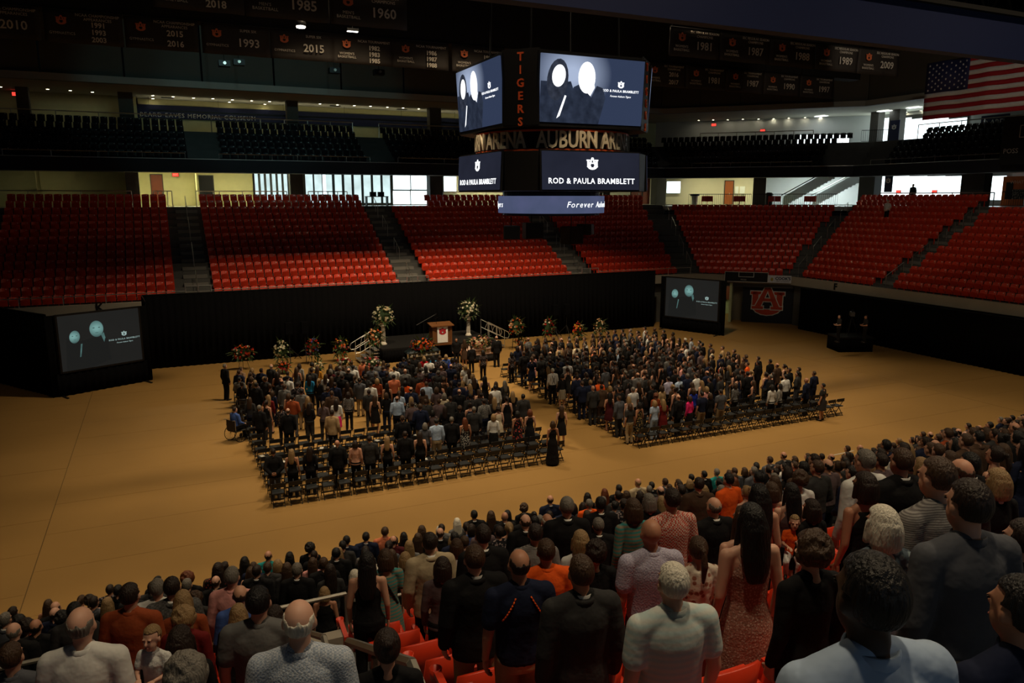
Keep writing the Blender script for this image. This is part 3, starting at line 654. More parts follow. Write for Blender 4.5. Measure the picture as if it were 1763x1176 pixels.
for x_ in (-2,2):
    for y_ in (-2,2): MB().tube((x_,y_,6.0),(x_*0.9,y_*0.9,18),0.04,n=6).obj('cable', M_black, sb)
mb = MB()
for q in range(40):
    pass
MB().lathe([(3.18,2.38),(3.2,2.40),(3.2,3.16),(3.18,3.18)], n=64).obj('ring', M_black, sb)
MB().lathe([(3.22,2.36),(3.25,2.36),(3.25,2.46),(3.22,2.46)], n=64).obj('ring_trim', mat('orange_ring_trim', (0.6,0.09,0.02), 0.5), sb)
MB().lathe([(3.22,3.12),(3.25,3.12),(3.25,3.20),(3.22,3.20)], n=64).obj('ring_trim', MATS['orange_ring_trim'], sb)
M_rl = mat('cream_ring_letter', (0.62,0.54,0.40), 0.5)
# letters on the ring
def ring_text(txt, a_mid, r, z, size, m, step):
    adv = {'A':1.0,'U':1.0,'B':0.95,'R':0.95,'N':1.0,'E':0.85,' ':0.55,'I':0.4}
    tot = sum(adv.get(c,0.9) for c in txt); a = a_mid - tot*step/2
    for c in txt:
        w_ = adv.get(c,0.9)*step; ac = a + w_/2; a += w_
        if c == ' ': continue
        x, y = r*math.cos(ac), r*math.sin(ac)
        M = frame((x, y, z), (-math.sin(ac), math.cos(ac), 0)); lettering(c, size, m, M @ Matrix.Diagonal((0.70,1,1,1)), sb, name='ring_letter', ext=0.05, bold=0.018)
for q in range(4): ring_text('AUBURN ARENA', R(-87 + 90*q), 3.25, 2.78, 0.90, M_rl, R(7.3))
# screens
E_scr = emat('screen_navy', (0.075,0.105,0.19), 1.0, col2=(0.035,0.05,0.10), scale=0.5); E_scr2 = emat('screen_slate', (0.022,0.025,0.042), 1.0, col2=(0.012,0.013,0.022), scale=0.7)
E_w = emat('screen_white', (0.95,0.97,1.0), 1.5); E_g1 = emat('screen_jacket', (0.002,0.003,0.007), 1.0, col2=(0.040,0.053,0.09), scale=2.6); E_g2 = emat('screen_hood', (0.004,0.005,0.010), 1.0, col2=(0.05,0.06,0.09), scale=5); E_pale = emat('screen_haze', (0.38,0.45,0.60), 1.0, vary=0.6, scale=1.2)
def glow_screen(name, c_in, c_out, cx, cy, rad):                # printed picture: pale haze around the two figures
    m = emat(name, c_out, 1.0); nt = m.node_tree; e = [n for n in nt.nodes if n.type == 'EMISSION'][0]
    tc = nt.nodes.new('ShaderNodeTexCoord'); mp = nt.nodes.new('ShaderNodeMapping'); mp.inputs['Location'].default_value = (-cx/rad, -cy/rad, 0); mp.inputs['Scale'].default_value = (1/rad, 1.25/rad, 1/rad)
    gr = nt.nodes.new('ShaderNodeTexGradient'); gr.gradient_type = 'SPHERICAL'; rp = nt.nodes.new('ShaderNodeValToRGB'); rp.color_ramp.elements[0].color = tuple(c_out)+(1,); rp.color_ramp.elements[1].color = tuple(c_in)+(1,); rp.color_ramp.elements[1].position = 0.85
    nt.links.new(tc.outputs['Object'], mp.inputs[0]); nt.links.new(mp.outputs[0], gr.inputs[0]); nt.links.new(gr.outputs[0], rp.inputs[0]); nt.links.new(rp.outputs[0], e.inputs[0]); return m
E_main = glow_screen('screen_portrait', (0.40,0.48,0.66), (0.030,0.043,0.085), -0.95, 0.7, 1.75)
def fl_ell(cx, cy, rx, ry, z, n=24, rot=0.0): return [(cx+rx*math.cos(2*math.pi*i/n)*math.cos(rot)-ry*math.sin(2*math.pi*i/n)*math.sin(rot), cy+rx*math.cos(2*math.pi*i/n)*math.sin(rot)+ry*math.sin(2*math.pi*i/n)*math.cos(rot)) for i in range(n)]
def portrait(par, w_, h_, mats, z=0.0, lay=0.004):
    """flat two-person picture with text at the right; local frame x right y up centred"""
    hz, jk, hd, fc, tx = mats
    def P(pts, k, m, nm): MB().poly([(x*w_, y*h_) for x,y in pts], z+lay*(k-1), z+lay*k, 0).obj(nm, m, par)
    if hz: P([(-0.49,0.20),(-0.40,0.0),(-0.1,-0.05),(0.05,0.05),(0.08,0.30),(0.0,0.42),(-0.25,0.46),(-0.44,0.42)], 1, hz, 'printed_glow')
    P([(-0.5,-0.5),(-0.22,-0.5),(-0.18,-0.05),(-0.22,0.12),(-0.30,0.1),(-0.42,0.10),(-0.5,0.10)], 2, jk, 'printed_jacket')
    P([(-0.31,-0.5),(0.06,-0.5),(0.12,-0.1),(0.09,0.05),(0.03,0.08),(-0.02,-0.10),(-0.12,0.10),(-0.19,0.04),(-0.24,-0.1)], 3, jk, 'printed_jacket')
    P([(x/w_, y/h_) for x,y in fl_ell(-0.345*w_, 0.13*h_, 0.098*w_, 0.31*h_, 0, 20, R(-8))], 4, hd, 'printed_hood')
    P([(x/w_, y/h_) for x,y in fl_ell(-0.335*w_, 0.19*h_, 0.062*w_, 0.165*h_, 0, 24, R(-10))], 5, fc, 'printed_face')
    P([(x/w_, y/h_) for x,y in fl_ell(-0.07*w_, 0.19*h_, 0.082*w_, 0.235*h_, 0, 24, 0)], 5, fc, 'printed_face')
    P([(-0.14,0.08),(-0.03,-0.08),(0.01,0.05),(0.0,0.12)], 5, fc, 'printed_collar')
    P([(-0.345,-0.44),(-0.315,-0.40),(-0.258,-0.10),(-0.274,-0.09)], 5, fc, 'printed_strap')
    l1 = link('emblem', emblem(0.055*h_, 0.004, tx), par, M=T((0.27*w_, 0.12*h_, z+lay))); 
    lettering('ROD & PAULA BRAMBLETT', 0.052*h_, tx, T((0.27*w_, 0.02*h_, z+lay)), par, space=1.12, ext=0.002, bold=0.002)
    lettering('Forever Auburn Tigers', 0.042*h_, tx, T((0.27*w_, -0.06*h_, z+lay)), par, shear=0.3, ext=0.002)
for q in range(4):
    a = R(90*q); F = Matrix.Rotation(a, 4, 'Z')
    scr = link('main_screen', MB().box(-2.28,2.28,-1.22,1.22,-0.08,0).mesh('main_screen', E_main), sb, M=F @ frame((0,-HF,4.62), (1,0,0), (0,-0.06,1)))
    if q in (0, 3): portrait(scr, 4.56, 2.44, (None, E_g1, E_g2, E_w, E_w))
    MB().box(-2.36,2.36,-1.30,1.30,-0.16,-0.081).obj('bezel', M_black, scr)
    s2_ = link('lower_screen', MB().box(-2.18,2.18,-0.72,0.72,-0.08,0).mesh('lower_screen', E_scr2), sb, M=F @ frame((0,-HF-0.05,1.62), (1,0,0), (0,0.05,1)))
    MB().box(-2.25,2.25,-0.78,0.78,-0.16,-0.081).obj('bezel', M_black, s2_)
    link('emblem', emblem(0.24, 0.01, E_w), s2_, M=T((0,0.27,0))); lettering('ROD & PAULA BRAMBLETT', 0.30, E_w, T((0,-0.40,0.004)), s2_, space=1.10, bold=0.004)
    G = F @ Matrix.Rotation(R(-45), 4, 'Z')
    for i, c in enumerate('TIGERS'):
        lettering(c, 0.42, mat('orange_sign_letter', (0.75,0.12,0.03), 0.5), G @ frame((0,-4.0,5.75-0.47*i), (1,0,0)), sb, name='sign_letter', ext=0.03, bold=0.01)
    mb = MB(); mb.M = G; mb.box(-0.75,0.75,-3.98,-3.93,3.3,6.05); mb.obj('corner_panel', M_black, sb)
MB().lathe([(2.26,-0.05),(2.3,-0.05),(2.3,0.66),(2.26,0.66)], n=48).obj('ribbon_ring', emat('ribbon_screen', (0.085,0.095,0.19), 1.0, col2=(0.05,0.07,0.12), scale=1.5), sb)
for (tx_, am, sz) in (('Forever Auburn Tigers', -100, 0.34), ('Tigers', -205.5, 0.34)):
    adv = 0.155; a = R(am)
    for i, c in enumerate(tx_):
        if c != ' ': ac = a + i*adv/2.3*1.25; lettering(c, sz, E_w, frame((2.31*math.cos(ac), 2.31*math.sin(ac), 0.30), (-math.sin(ac), math.cos(ac), 0)), sb, name='ribbon_letter', shear=0.25)
# speaker cluster under the scoreboard
for i, (x, y, sw, lab) in enumerate(((880,400,0.8,'far left'),(915,397,1.0,'second from left'),(983,405,1.1,'third from left, largest'),(1008,395,0.7,'far right'))):
    p = aty(x, y, SBY - 1.4 + 0.5*(i % 2)); o = tag(empty('loudspeaker', p, R(-20+22*i)), 'black trapezoid loudspeaker hanging under the scoreboard, ' + lab, 'loudspeaker', 'loudspeakers under the scoreboard')
    mb = MB(); h = 0.33*sw; mb.add([(-0.42*sw,-0.3,-h),(0.42*sw,-0.3,-h),(0.25*sw,0.35,-h),(-0.25*sw,0.35,-h),(-0.42*sw,-0.3,h),(0.42*sw,-0.3,h),(0.25*sw,0.35,h),(-0.25*sw,0.35,h)], [(0,3,2,1),(4,5,6,7),(0,1,5,4),(1,2,6,5),(2,3,7,6),(3,0,4,7)])
    mb.obj('cabinet', mat('speaker_black', (0.02,0.02,0.018), 0.6), o); MB().box(-0.38*sw,0.38*sw,-0.32,-0.30,-0.9*h,0.9*h).obj('grille', M_black, o); MB().tube((0,0,h),(0,0,8.84-p[2]),0.02).obj('hanger', M_black, o)
# ================================================================== BANNERS AND FLAG
M_bcloth = mat('black_banner_cloth', (0.030,0.024,0.020), 0.75, noise=0.15, scale=1.5); M_bcream = mat('banner_letter_cream', (0.55,0.50,0.42), 0.6); M_borange = mat('banner_emblem_orange', (0.65,0.16,0.06), 0.6)
def wave_cloth(w_, h_, m, amp=0.04, nx=14, ny=6, th=0.015, ph=0.0):
    mb = MB(); vs = []
    f = lambda u, v: amp*(math.sin(u*9+ph)+0.5*math.sin(u*17+v*3+ph))*(0.35+0.65*(1-v))
    for s_ in (0, 1):
        for j in range(ny+1):
            for i in range(nx+1): u, v = i/nx, j/ny; vs.append(((u-0.5)*w_, (v-0.5)*h_, f(u,v) - s_*th))
    k = (nx+1)*(ny+1); fs = []
    for j in range(ny):
        for i in range(nx): a = j*(nx+1)+i; fs += [(a,a+1,a+nx+2,a+nx+1),(k+a+1,k+a,k+a+nx+1,k+a+nx+2)]
    for i in range(nx): fs += [(i+1,i,k+i,k+i+1),(ny*(nx+1)+i,ny*(nx+1)+i+1,k+ny*(nx+1)+i+1,k+ny*(nx+1)+i)]
    for j in range(ny): a = j*(nx+1); b = a+nx; fs += [(a,a+nx+1,k+a+nx+1,k+a),(b+nx+1,b,k+b,k+b+nx+1)]
    return mb.add(vs, fs), f
EMB_O = emblem(0.20, 0.012, M_borange)
def banner(xa, xb, Y, zt, zb, cap, sport, years, lab, grp):
    w_, h_ = xb-xa-0.06, zt-zb
    o = tag(empty('championship_banner', ((xa+xb)/2, Y, (zt+zb)/2)), lab, 'banner', grp)
    F = frame((0,0,0), (1,0,0)); mb, f = wave_cloth(w_, h_, M_bcloth, ph=xa); c = link('cloth', mb.mesh('cloth', M_bcloth, True), o, M=F)
    MB().tube((-w_/2,0,h_/2),(w_/2,0,h_/2),0.03,n=6).obj('batten', M_black, o)
    MB().tube((-w_/2+0.1,0,h_/2),(-w_/2+0.1,0,21.6-(zt+zb)/2),0.012,n=4).obj('hanger', M_black, o)
    L = lambda x, y: T((x, y, 0.09))
    if sport:
        link('emblem', EMB_O, c, M=L(-0.28*w_, 0.17*h_)); lettering(sport, 0.16, M_bcream, L(-0.28*w_, -0.22*h_), c, space=1.05)
    if cap: lettering(cap, 0.17, M_bcream, L(0.18*w_, 0.30*h_), c)
    n = len(years)
    for i, yv in enumerate(years): lettering(yv, 0.52 if n == 1 else 0.36 if n == 2 else 0.30, M_bcream, L(0.18*w_, (-0.10 if n == 1 else (0.02, -0.30)[i] if n == 2 else 0.10-0.24*i)*h_ if n < 3 else (0.08-0.22*i)*h_), c, bold=0.008)
WB, MB_, GY = "WOMEN'S\nBASKETBALL", "MEN'S\nBASKETBALL", 'GYMNASTICS'
YP, YQ = 31.5, 40.5
SEC = 'SEC REGULAR SEASON\nCHAMPIONS'; SET = 'SEC TOURNAMENT\nCHAMPIONS'
for xa, xb, cap, sp, ys_ in ((22.85,25.85,SEC,WB,['1981']),(25.85,29.15,SEC,WB,['1987']),(29.15,32.25,SEC,WB,['1988']),(32.25,35.4,SEC,WB,['1989']),(35.4,38.6,SEC,WB,['2009'])):
    banner(xa, xb, YP, 17.62, 16.3, cap, sp, ys_, 'upper row banner, %s right of the scoreboard, lettered %s' % (ordinal(round((xa-22.85)/3.15)), ys_[0]), 'upper row banners')
NC = 'NCAA CHAMPIONSHIP\nAPPEARANCES'; NT = 'NCAA TOURNAMENT'; SO = 'SOUTHEASTERN\nCHAMPIONS'
for i, (xy, cap, sp, ys_) in enumerate(((8.85,SO,MB_,['1960']),(5.70,SO,MB_,['1985']),(2.54,SO,MB_,['1999','2018']))):
    banner(xy-2.14, xy+1.02, YP, 17.62, 16.3, cap, sp, ys_, 'upper row banner, %s left of the scoreboard, lettered %s' % (ordinal(i), ys_[-1]), 'upper row banners')
for i, (xy, cap, sp, ys_) in enumerate(((29.75,SET,WB,['2016','2017']),(32.89,SET,WB,['1981']),(36.04,SET,WB,['1987']),(39.21,SET,WB,['1990']),(42.40,SET,WB,['1997']))):
    banner(xy-2.14, xy+1.02, YQ, 17.75, 16.35, cap, sp, ys_, 'lower row banner, %s right of the scoreboard, lettered %s' % (ordinal(i), ' '.join(ys_)), 'lower row banners')
for i, (xy, cap, sp, ys_) in enumerate(((17.24,NT,WB,['1989','1990','1991']),(13.93,NT,WB,['1986','1987','1988']),(10.82,NT,WB,['1982','1983','1985']),(7.74,'SUPER SIX',GY,['2015']),(4.63,'SUPER SIX',GY,['1993']),(1.37,NC,GY,['2015','2016']),(-1.79,NC,GY,['1991','1993','2003']),(-5.03,NC,GY,['2010']))):
    banner(xy-2.14, xy+1.02, YQ, 17.75, 16.35, cap, sp, ys_, 'lower row banner, %s left of the scoreboard, lettered %s' % (ordinal(i), ' '.join(ys_)), 'lower row banners')
# added spotlight that brightens the right hand banners and the flag
o = tag(empty('banner_fill_light', (31.0, 22.0, 19.5), R(-50)), 'added black spotlight brightening the right hand banners', 'spotlight'); MB().lathe([(0.16,-0.02),(0.16,0.2),(0.06,0.45)]).obj('housing', M_black, o, True); MB().tube((0,0,0.4),(0,0,2.6),0.025).obj('hanger', M_black, o)
ld = bpy.data.lights.new('banner_fill_beam', 'SPOT'); ld.energy = 900; ld.color = (1.0,0.86,0.68); ld.spot_size = R(62); ld.spot_blend = 0.35; ld.shadow_soft_size = 0.12
lo = bpy.data.objects.new('banner_fill_beam', ld); COL.objects.link(lo); lo.location = (31.2, 22.2, 19.4); lo.rotation_euler = (Vector((40,31.8,16.3))-Vector((31.2,22.2,19.4))).to_track_quat('-Z','Y').to_euler()
# added cool lights that tint the upper wall, and hanging projectors
for i, x in enumerate((4.5, 9.5)):
    o = tag(empty('wall_fill_light', (x, 42.3, 18.6)), 'added small cool light tinting the upper wall, %s of two' % ordinal(i), 'lamp', 'added wall fill lights'); MB().box(-0.2,0.2,-0.12,0.12,-0.12,0.12).obj('housing', M_black, o); MB().box(-0.17,0.17,0.12,0.13,-0.09,0.09).obj('lens', emat('wall_fill_glow', (0.5,0.85,0.85), 3.0), o); MB().tube((0,0,0.12),(0,-0.3,0.9),0.02).obj('bracket', M_black, o)
    ld = bpy.data.lights.new('wall_fill_beam', 'SPOT'); ld.energy = 420; ld.color = (0.5,0.9,0.88); ld.spot_size = R(60); ld.spot_blend = 0.4; ld.shadow_soft_size = 0.1
    lo = bpy.data.objects.new('wall_fill_beam', ld); COL.objects.link(lo); lo.parent = o; lo.location = (0,0.2,0); lo.rotation_euler = (R(84),0,0)
for i, (x, y) in enumerate(((386,110),(411,108),(575,122),(652,125))):
    p = aty(x, y, 50.0); o = tag(empty('hanging_projector', p), 'dark fixture hanging under the left banners, %s from the left' % ordinal(i), 'fixture', 'hanging fixtures'); MB().box(-0.32,0.32,-0.3,0.3,-0.16,0.16).obj('case', M_black, o); MB().tube((0,-0.3,0),(0,-0.42,0),0.09,0.09,10).obj('lens', M_steel, o); MB().tube((0,0,0.16),(0,0,21.4-p[2]),0.02).obj('pole', M_black, o)
# added upward light strip that brightens the upper soffit
o = tag(empty('soffit_fill_light', (20.0, 66.4, 16.20)), 'added slim linear light brightening the soffit before the navy band', 'linear light'); MB().box(-20,20,-0.10,0.10,-0.06,-0.04).obj('lip', M_black, o); MB().box(-20,20,-0.10,-0.08,-0.04,0.05).obj('lip', M_black, o)
for q in range(9): MB().tube((-20+5*q,0,-0.04),(-20+5*q,0,0.98),0.012,n=4).obj('hanger', M_black, o)
MB().box(-20,20,-0.07,0.07,-0.04,-0.02).obj('diffuser', emat('soffit_fill_glow', (1.0,0.9,0.6), 4.0), o)
# flag
fx = 46.0; fa, fb = atn(1598, 110, (1,0), fx), atn(1590, 207, (1,0), fx)
fw_, fh = 7.2, fa[2]-fb[2]
flag = tag(empty('flag', (fx, fa[1]-fw_/2, (fa[2]+fb[2])/2)), 'large striped national flag hanging under the roof at the right', 'flag')
FF = frame((0,0,0), (0,-1,0)); fwav = lambda u, v: 0.10*math.sin(u*14)+0.05*math.sin(u*31+v*4)
def flag_piece(u0, u1, v0, v1, m, nm, dz=0.0, n=24):
    vs = []; nn = max(2, int(n*(u1-u0)))
    for s_ in (0,1):
        for i in range(nn+1):
            u = u0+(u1-u0)*i/nn
            for v in (v0, v1): vs.append(((u-0.5)*fw_, (v-0.5)*fh, fwav(u,0.5)+dz-0.012*s_))
    k = 2*(nn+1); fs = []
    for i in range(nn): a = 2*i; fs += [(a,a+2,a+3,a+1),(k+a+2,k+a,k+a+1,k+a+3),(a+1,a+3,k+a+3,k+a+1),(a+2,a,k+a,k+a+2)]
    fs += [(0,1,k+1,k),(2*nn+1,2*nn,k+2*nn,k+2*nn+1)]
    link(nm, MB().add(vs, fs).mesh(nm, m, True), flag, M=FF)
M_fr, M_fw, M_fb = mat('flag_red', (0.30,0.012,0.02), 0.7), mat('flag_white', (0.55,0.55,0.56), 0.7), mat('flag_blue', (0.018,0.022,0.085), 0.7)
for i in range(13): flag_piece(0, 1, 1-(i+1)/13, 1-i/13, M_fw if i % 2 else M_fr, 'stripe')
flag_piece(0, 0.40, 6/13, 1, M_fb, 'canton', 0.03)
st = MB()
for r_ in range(9):
    for c_ in range(6 if r_ % 2 == 0 else 5):
        u = 0.40*(1 + 2*c_ + (r_ % 2))/12; v = 1-(7/13)*(r_+1)/10
        pts = [((u-0.5)*fw_ + 0.075*(1 if q % 2 == 0 else 0.4)*math.sin(math.pi*q/5), (v-0.5)*fh + 0.075*(1 if q % 2 == 0 else 0.4)*math.cos(math.pi*q/5)) for q in range(10)][::-1]
        zz = fwav(u,0.5)+0.034; st.poly(pts, zz, zz+0.012)
link('stars', st.mesh('stars', M_fw), flag, M=FF)
MB().tube((0,fw_/2,fh/2),(0,-fw_/2,fh/2),0.03).obj('batten', M_black, flag); MB().tube((0,0,fh/2),(0,0,22-flag.location.z),0.012,n=4).obj('hanger', M_black, flag)
# small wall scoreboard at the right edge
p = atn(1752, 240, (1,0), 52.35); ws = tag(empty('wall_scoreboard', p), 'black wall scoreboard with POSS lettering at the right edge', 'scoreboard')
MB().box(-0.1,0.1,-2.2,1.0,-1.6,1.5).obj('case', M_black, ws); lettering('POSS', 0.45, M_letter, frame((-0.12,0.3,-0.75), (0,-1,0)), ws)
for (y0,y1,z0,z1) in ((-0.2,-0.16,0.1,0.9),(-1.0,-0.96,0.1,0.9)): MB().box(-0.13,-0.1,y0,y1,z0,z1).obj('digit_frame', M_letter, ws)
for z0 in (0.1,0.86): MB().box(-0.13,-0.1,-1.0,-0.16,z0,z0+0.04).obj('digit_frame', M_letter, ws)
p = hit('end', 1710, 212, 18.5); nb2 = tag(panel('arena_sign', 'end', 18.5, 1690, 200, 1735, 222, 0.1, M_navy), 'navy arena sign on the end upper concourse', 'sign'); lettering('D ARENA', 0.6, M_letter, seg_frame('end', along('end', hit('end',1718,210,18.4)), 18.42, hit('end',1718,210,18.4)[2]), nb2)
# ================================================================== DRAPES AND SCREENS
def drape_panel(x0, y0, x1, y1, z0, z1, parent, pleats=9, amp=0.06):
    L = math.hypot(x1-x0, y1-y0); ux, uy = (x1-x0)/L, (y1-y0)/L; nx, ny = -uy, ux; n = pleats*4; vs = []
    for s_ in (0, 1):
        for z in (z1, z0):
            for i in range(n+1):
                u = i/n; o = amp*math.sin(u*pleats*2*math.pi)*(1.0 if z == z0 else 0.6) + 0.02*s_
                vs.append((x0+ux*L*u+nx*o, y0+uy*L*u+ny*o, z))
    k = n+1; fs = []
    for i in range(n): fs += [(i,k+i,k+i+1,i+1),(2*k+i+1,3*k+i+1,3*k+i,2*k+i),(i+1,2*k+i+1,2*k+i,i),(k+i,3*k+i,3*k+i+1,k+i+1)]
    return MB().add(vs, fs).obj('drape_panel', M_drape, parent, True)
def drape_run(pts, zt, lab, w_=3.0):
    o = tag(empty('pipe_and_drape', (pts[0][0], pts[0][1], 0)), lab, 'drape'); ox, oy = pts[0]
    for (a, b) in zip(pts, pts[1:]):
        L = math.hypot(b[0]-a[0], b[1]-a[1]); n = max(1, round(L/w_))
        for i in range(n):
            f = lambda t: (a[0]+(b[0]-a[0])*t-ox, a[1]+(b[1]-a[1])*t-oy)
            p, q = f(i/n), f((i+1)/n); drape_panel(*p, *q, 0.0, zt, o, pleats=max(4, int(L/n*3)))
        MB().tube((a[0]-ox,a[1]-oy,zt+0.02),(b[0]-ox,b[1]-oy,zt+0.02),0.025).obj('crossbar', M_black, o)
    return o
drape_run([(-1.2,46.7),(33.4,46.7)], 4.22, 'long black pipe and drape wall behind the stage')
drape_run([(-8.6,46.9),(-5.3,41.9)], 4.05, 'black drape wing at the far left beside the screen')
drape_run([(-1.0,44.0),(-1.2,46.7)], 4.2, 'short black drape return right of the left screen', 2)
drape_run([(42.5,41.3),(42.0,14.0)], 3.05, 'black drape wall under the end stand')
def proj_screen(A, B, zb, zt, lab):
    ax, ay = A; bx, by = B; L = math.hypot(bx-ax, by-ay); ux, uy = (bx-ax)/L, (by-ay)/L
    o = tag(empty('projection_screen', ((ax+bx)/2, (ay+by)/2, 0), math.atan2(uy, ux)), lab, 'projection screen')
    h = L/2
    E_ps = emat('projected_grey', (0.0165,0.016,0.0145), 1.0, vary=0.25, scale=0.6)
    fr = MB(); fr.box(-h-0.06,h+0.06,-0.03,0.05,zt,zt+0.09); fr.box(-h-0.06,h+0.06,-0.03,0.05,zb-0.09,zb); fr.box(-h-0.09,-h,-0.03,0.05,zb-0.09,zt+0.09); fr.box(h,h+0.09,-0.03,0.05,zb-0.09,zt+0.09); fr.obj('frame', M_black, o)
    sc = link('projection_surface', MB().box(-h,h,-(zt-zb)/2,(zt-zb)/2,-0.03,0).mesh('projection_surface', E_ps), o, M=frame((0,-0.02,(zt+zb)/2),(1,0,0)))
    E_f = emat('projected_face', (0.10,0.21,0.20), 1.0, vary=0.75, scale=5); E_j = emat('projected_dark', (0.012,0.012,0.011), 1.0); E_t = emat('projected_text', (0.30,0.42,0.40), 1.0); E_fd = emat('projected_shadow', (0.045,0.09,0.088), 1.0)
    w_, hh = L, zt-zb
    def P(pts, k, m, nm): MB().poly([(x*w_, y*hh) for x,y in pts], 0.004*(k-1), 0.004*k).obj(nm, m, sc)
    P([(-0.45,-0.5),(-0.15,-0.5),(0.10,-0.4),(0.08,0.0),(-0.1,0.05),(-0.3,0.0),(-0.42,0.1)], 1, E_j, 'printed_jacket')
    for (cx, cy, rx, ry, rot) in ((-0.32,0.10,0.062,0.115,-8),(-0.05,0.20,0.085,0.15,0)):
        E_fc = glow_screen('projected_face_%d' % (cx < -0.2), (0.17,0.34,0.32), (0.012,0.022,0.022), cx*w_+0.02, cy*hh*1.25+0.02, ry*hh*1.55)
        P([(x/w_, y/hh) for x,y in fl_ell(cx*w_, cy*hh, rx*w_, ry*hh, 0, 24, R(rot))], 2, E_fc, 'printed_face')
        for e in (-0.4,0.4): P([(x/w_, y/hh) for x,y in fl_ell((cx+e*rx)*w_, (cy+0.15*ry)*hh, 0.17*rx*w_, 0.06*ry*hh, 0, 10)], 3, E_fd, 'printed_eye')
        P([(cx-0.3*rx,cy-0.44*ry),(cx+0.3*rx,cy-0.44*ry),(cx+0.15*rx,cy-0.50*ry),(cx-0.15*rx,cy-0.50*ry)], 3, E_fd, 'printed_mouth')
    P([(0.0,0.08),(0.03,-0.06),(0.05,0.02),(0.035,0.12)], 2, E_f, 'printed_collar'); P([(-0.28,-0.28),(-0.265,-0.27),(-0.235,-0.04),(-0.255,-0.04)], 2, E_f, 'printed_strap')
    link('emblem', emblem(0.045*hh, 0.004, E_t), sc, M=T((0.29*w_,0.05*hh,0))); lettering('ROD & PAULA BRAMBLETT', 0.042*hh, E_t, T((0.29*w_,-0.05*hh,0.002)), sc, space=1.15); lettering('Forever Auburn Tigers', 0.032*hh, E_t, T((0.29*w_,-0.11*hh,0.002)), sc, shear=0.3)
    sk = drape_panel(-h-0.25, 0.03, h+0.25, 0.03, 0.0, zb-0.09, o, 12, 0.05); sk.name = 'skirt'
    drape_panel(-h-0.5, 0.12, h+0.5, 0.12, 0.0, zt+0.06, o, 12, 0.04).name = 'backdrop'
    for s_ in (-h-0.1, h+0.1):
        MB().tube((s_,0.08,0),(s_,0.08,zt),0.03).obj('leg', M_black, o); MB().box(s_-0.05,s_+0.05,-0.6,0.5,0,0.05).obj('foot', M_black, o)
proj_screen((-4.84,41.81), (-1.36,43.5), 1.23, 3.96, 'large projection screen in black drapes at the left')
proj_screen((33.57,45.55), (35.28,41.75), 1.0, 3.83, 'projection screen beside the tunnel at the right')
# ================================================================== CORNER TUNNEL
M_tun = mat('tunnel_wall_paint', (0.55,0.60,0.36), 0.7)
lw = struct(panel('wall_tunnel', 'corner', 4.5, 1200, 480, 1275, 550, 0.2, M_tun, z0=0, z1=3.1), 'pale green lit tunnel wall')
struct(panel('wall_jamb', 'corner', 1.2, 1263, 480, 1284, 550, 0.9, mat('taupe_jamb', (0.20,0.17,0.12), 0.7), z0=0, z1=3.1), 'taupe tunnel jamb'); struct(panel('wall_jamb', 'corner', 0.6, 1362, 480, 1372, 550, 0.9, MATS['taupe_jamb'], z0=0, z1=3.1), 'taupe jamb beside the emblem')
struct(MB().obox(seg_pt('corner', -4.2, 2.2, 1.55), (0.2, 4.5, 3.1), seg_rz('corner')).obj('wall_tunnel_side', M_tun))
tp = struct(panel('wall_emblem', 'corner', 0.5, 1280, 480, 1366, 560, 0.25, mat('navy_emblem_wall', (0.012,0.014,0.022), 0.6), z0=0, z1=3.1), 'dark panel bearing the big emblem')
c = hit('corner', 1321, 517, 0.48); em = link('wall_emblem_sign', emblem(1.12, 0.06, mat('emblem_orange_red', (0.50,0.055,0.02), 0.5), M_letter, 0.06), M=seg_frame('corner', along('corner', c), 0.48, 1.70)); tag(em, 'large orange and white interlocking letters emblem on the corner wall', 'emblem')
dr = tag(panel('tunnel_door', 'corner', 4.3, 1249, 493, 1259, 520, 0.06, M_door, z0=1.2, z1=2.9), 'rust red panel inside the lit tunnel', 'panel')
tl = tag(empty('tunnel_light', seg_pt('corner', -5.6, 2.6, 3.02), seg_rz('corner')), 'lit ceiling panel inside the corner tunnel', 'ceiling light'); MB().box(-0.5,0.5,-0.2,0.2,0,0.05).obj('housing', M_white, tl); MB().box(-0.46,0.46,-0.17,0.17,-0.02,0).obj('diffuser', emat('tunnel_glow', (0.95,1.0,0.6), 14.0), tl)
# signs on the ledge at the corner
cs = panel('corner_scoreboard', 'corner', -0.5, 1248, 467, 1322, 487, 0.12, M_black); tag(cs, 'black corner scoreboard with thin white outline above the tunnel', 'scoreboard')
def outline(x0, y0, x1, y1, par, t=0.035):
    p, q = hit('corner', x0, y0, -0.52), hit('corner', x1, y1, -0.52); a0, a1 = along('corner', p), along('corner', q); zt, zb = p[2], q[2]
    for (aa, bb, z0, z1) in ((a0,a1,zt-t,zt),(a0,a1,zb,zb+t),(a0,a0+t,zb,zt),(a1-t,a1,zb,zt)): MB().obox(seg_pt('corner',(aa+bb)/2,-0.53,(z0+z1)/2),(bb-aa,0.02,z1-z0),seg_rz('corner')).obj('outline', M_letter, par)
outline(1248,467,1322,487,cs); outline(1272,468,1298,477.5,cs)
c = hit('corner', 1280, 481.5, -0.5); lettering('FOULS', 0.14, M_letter, seg_frame('corner', along('corner', c), -0.52, c[2]), cs)
sg = panel('sponsor_sign', 'corner', -0.5, 1323, 474, 1362, 488, 0.08, mat('sign_white', (0.55,0.57,0.62), 0.5)); tag(sg, 'white sponsor sign reading COOKS beside the corner scoreboard', 'sign')
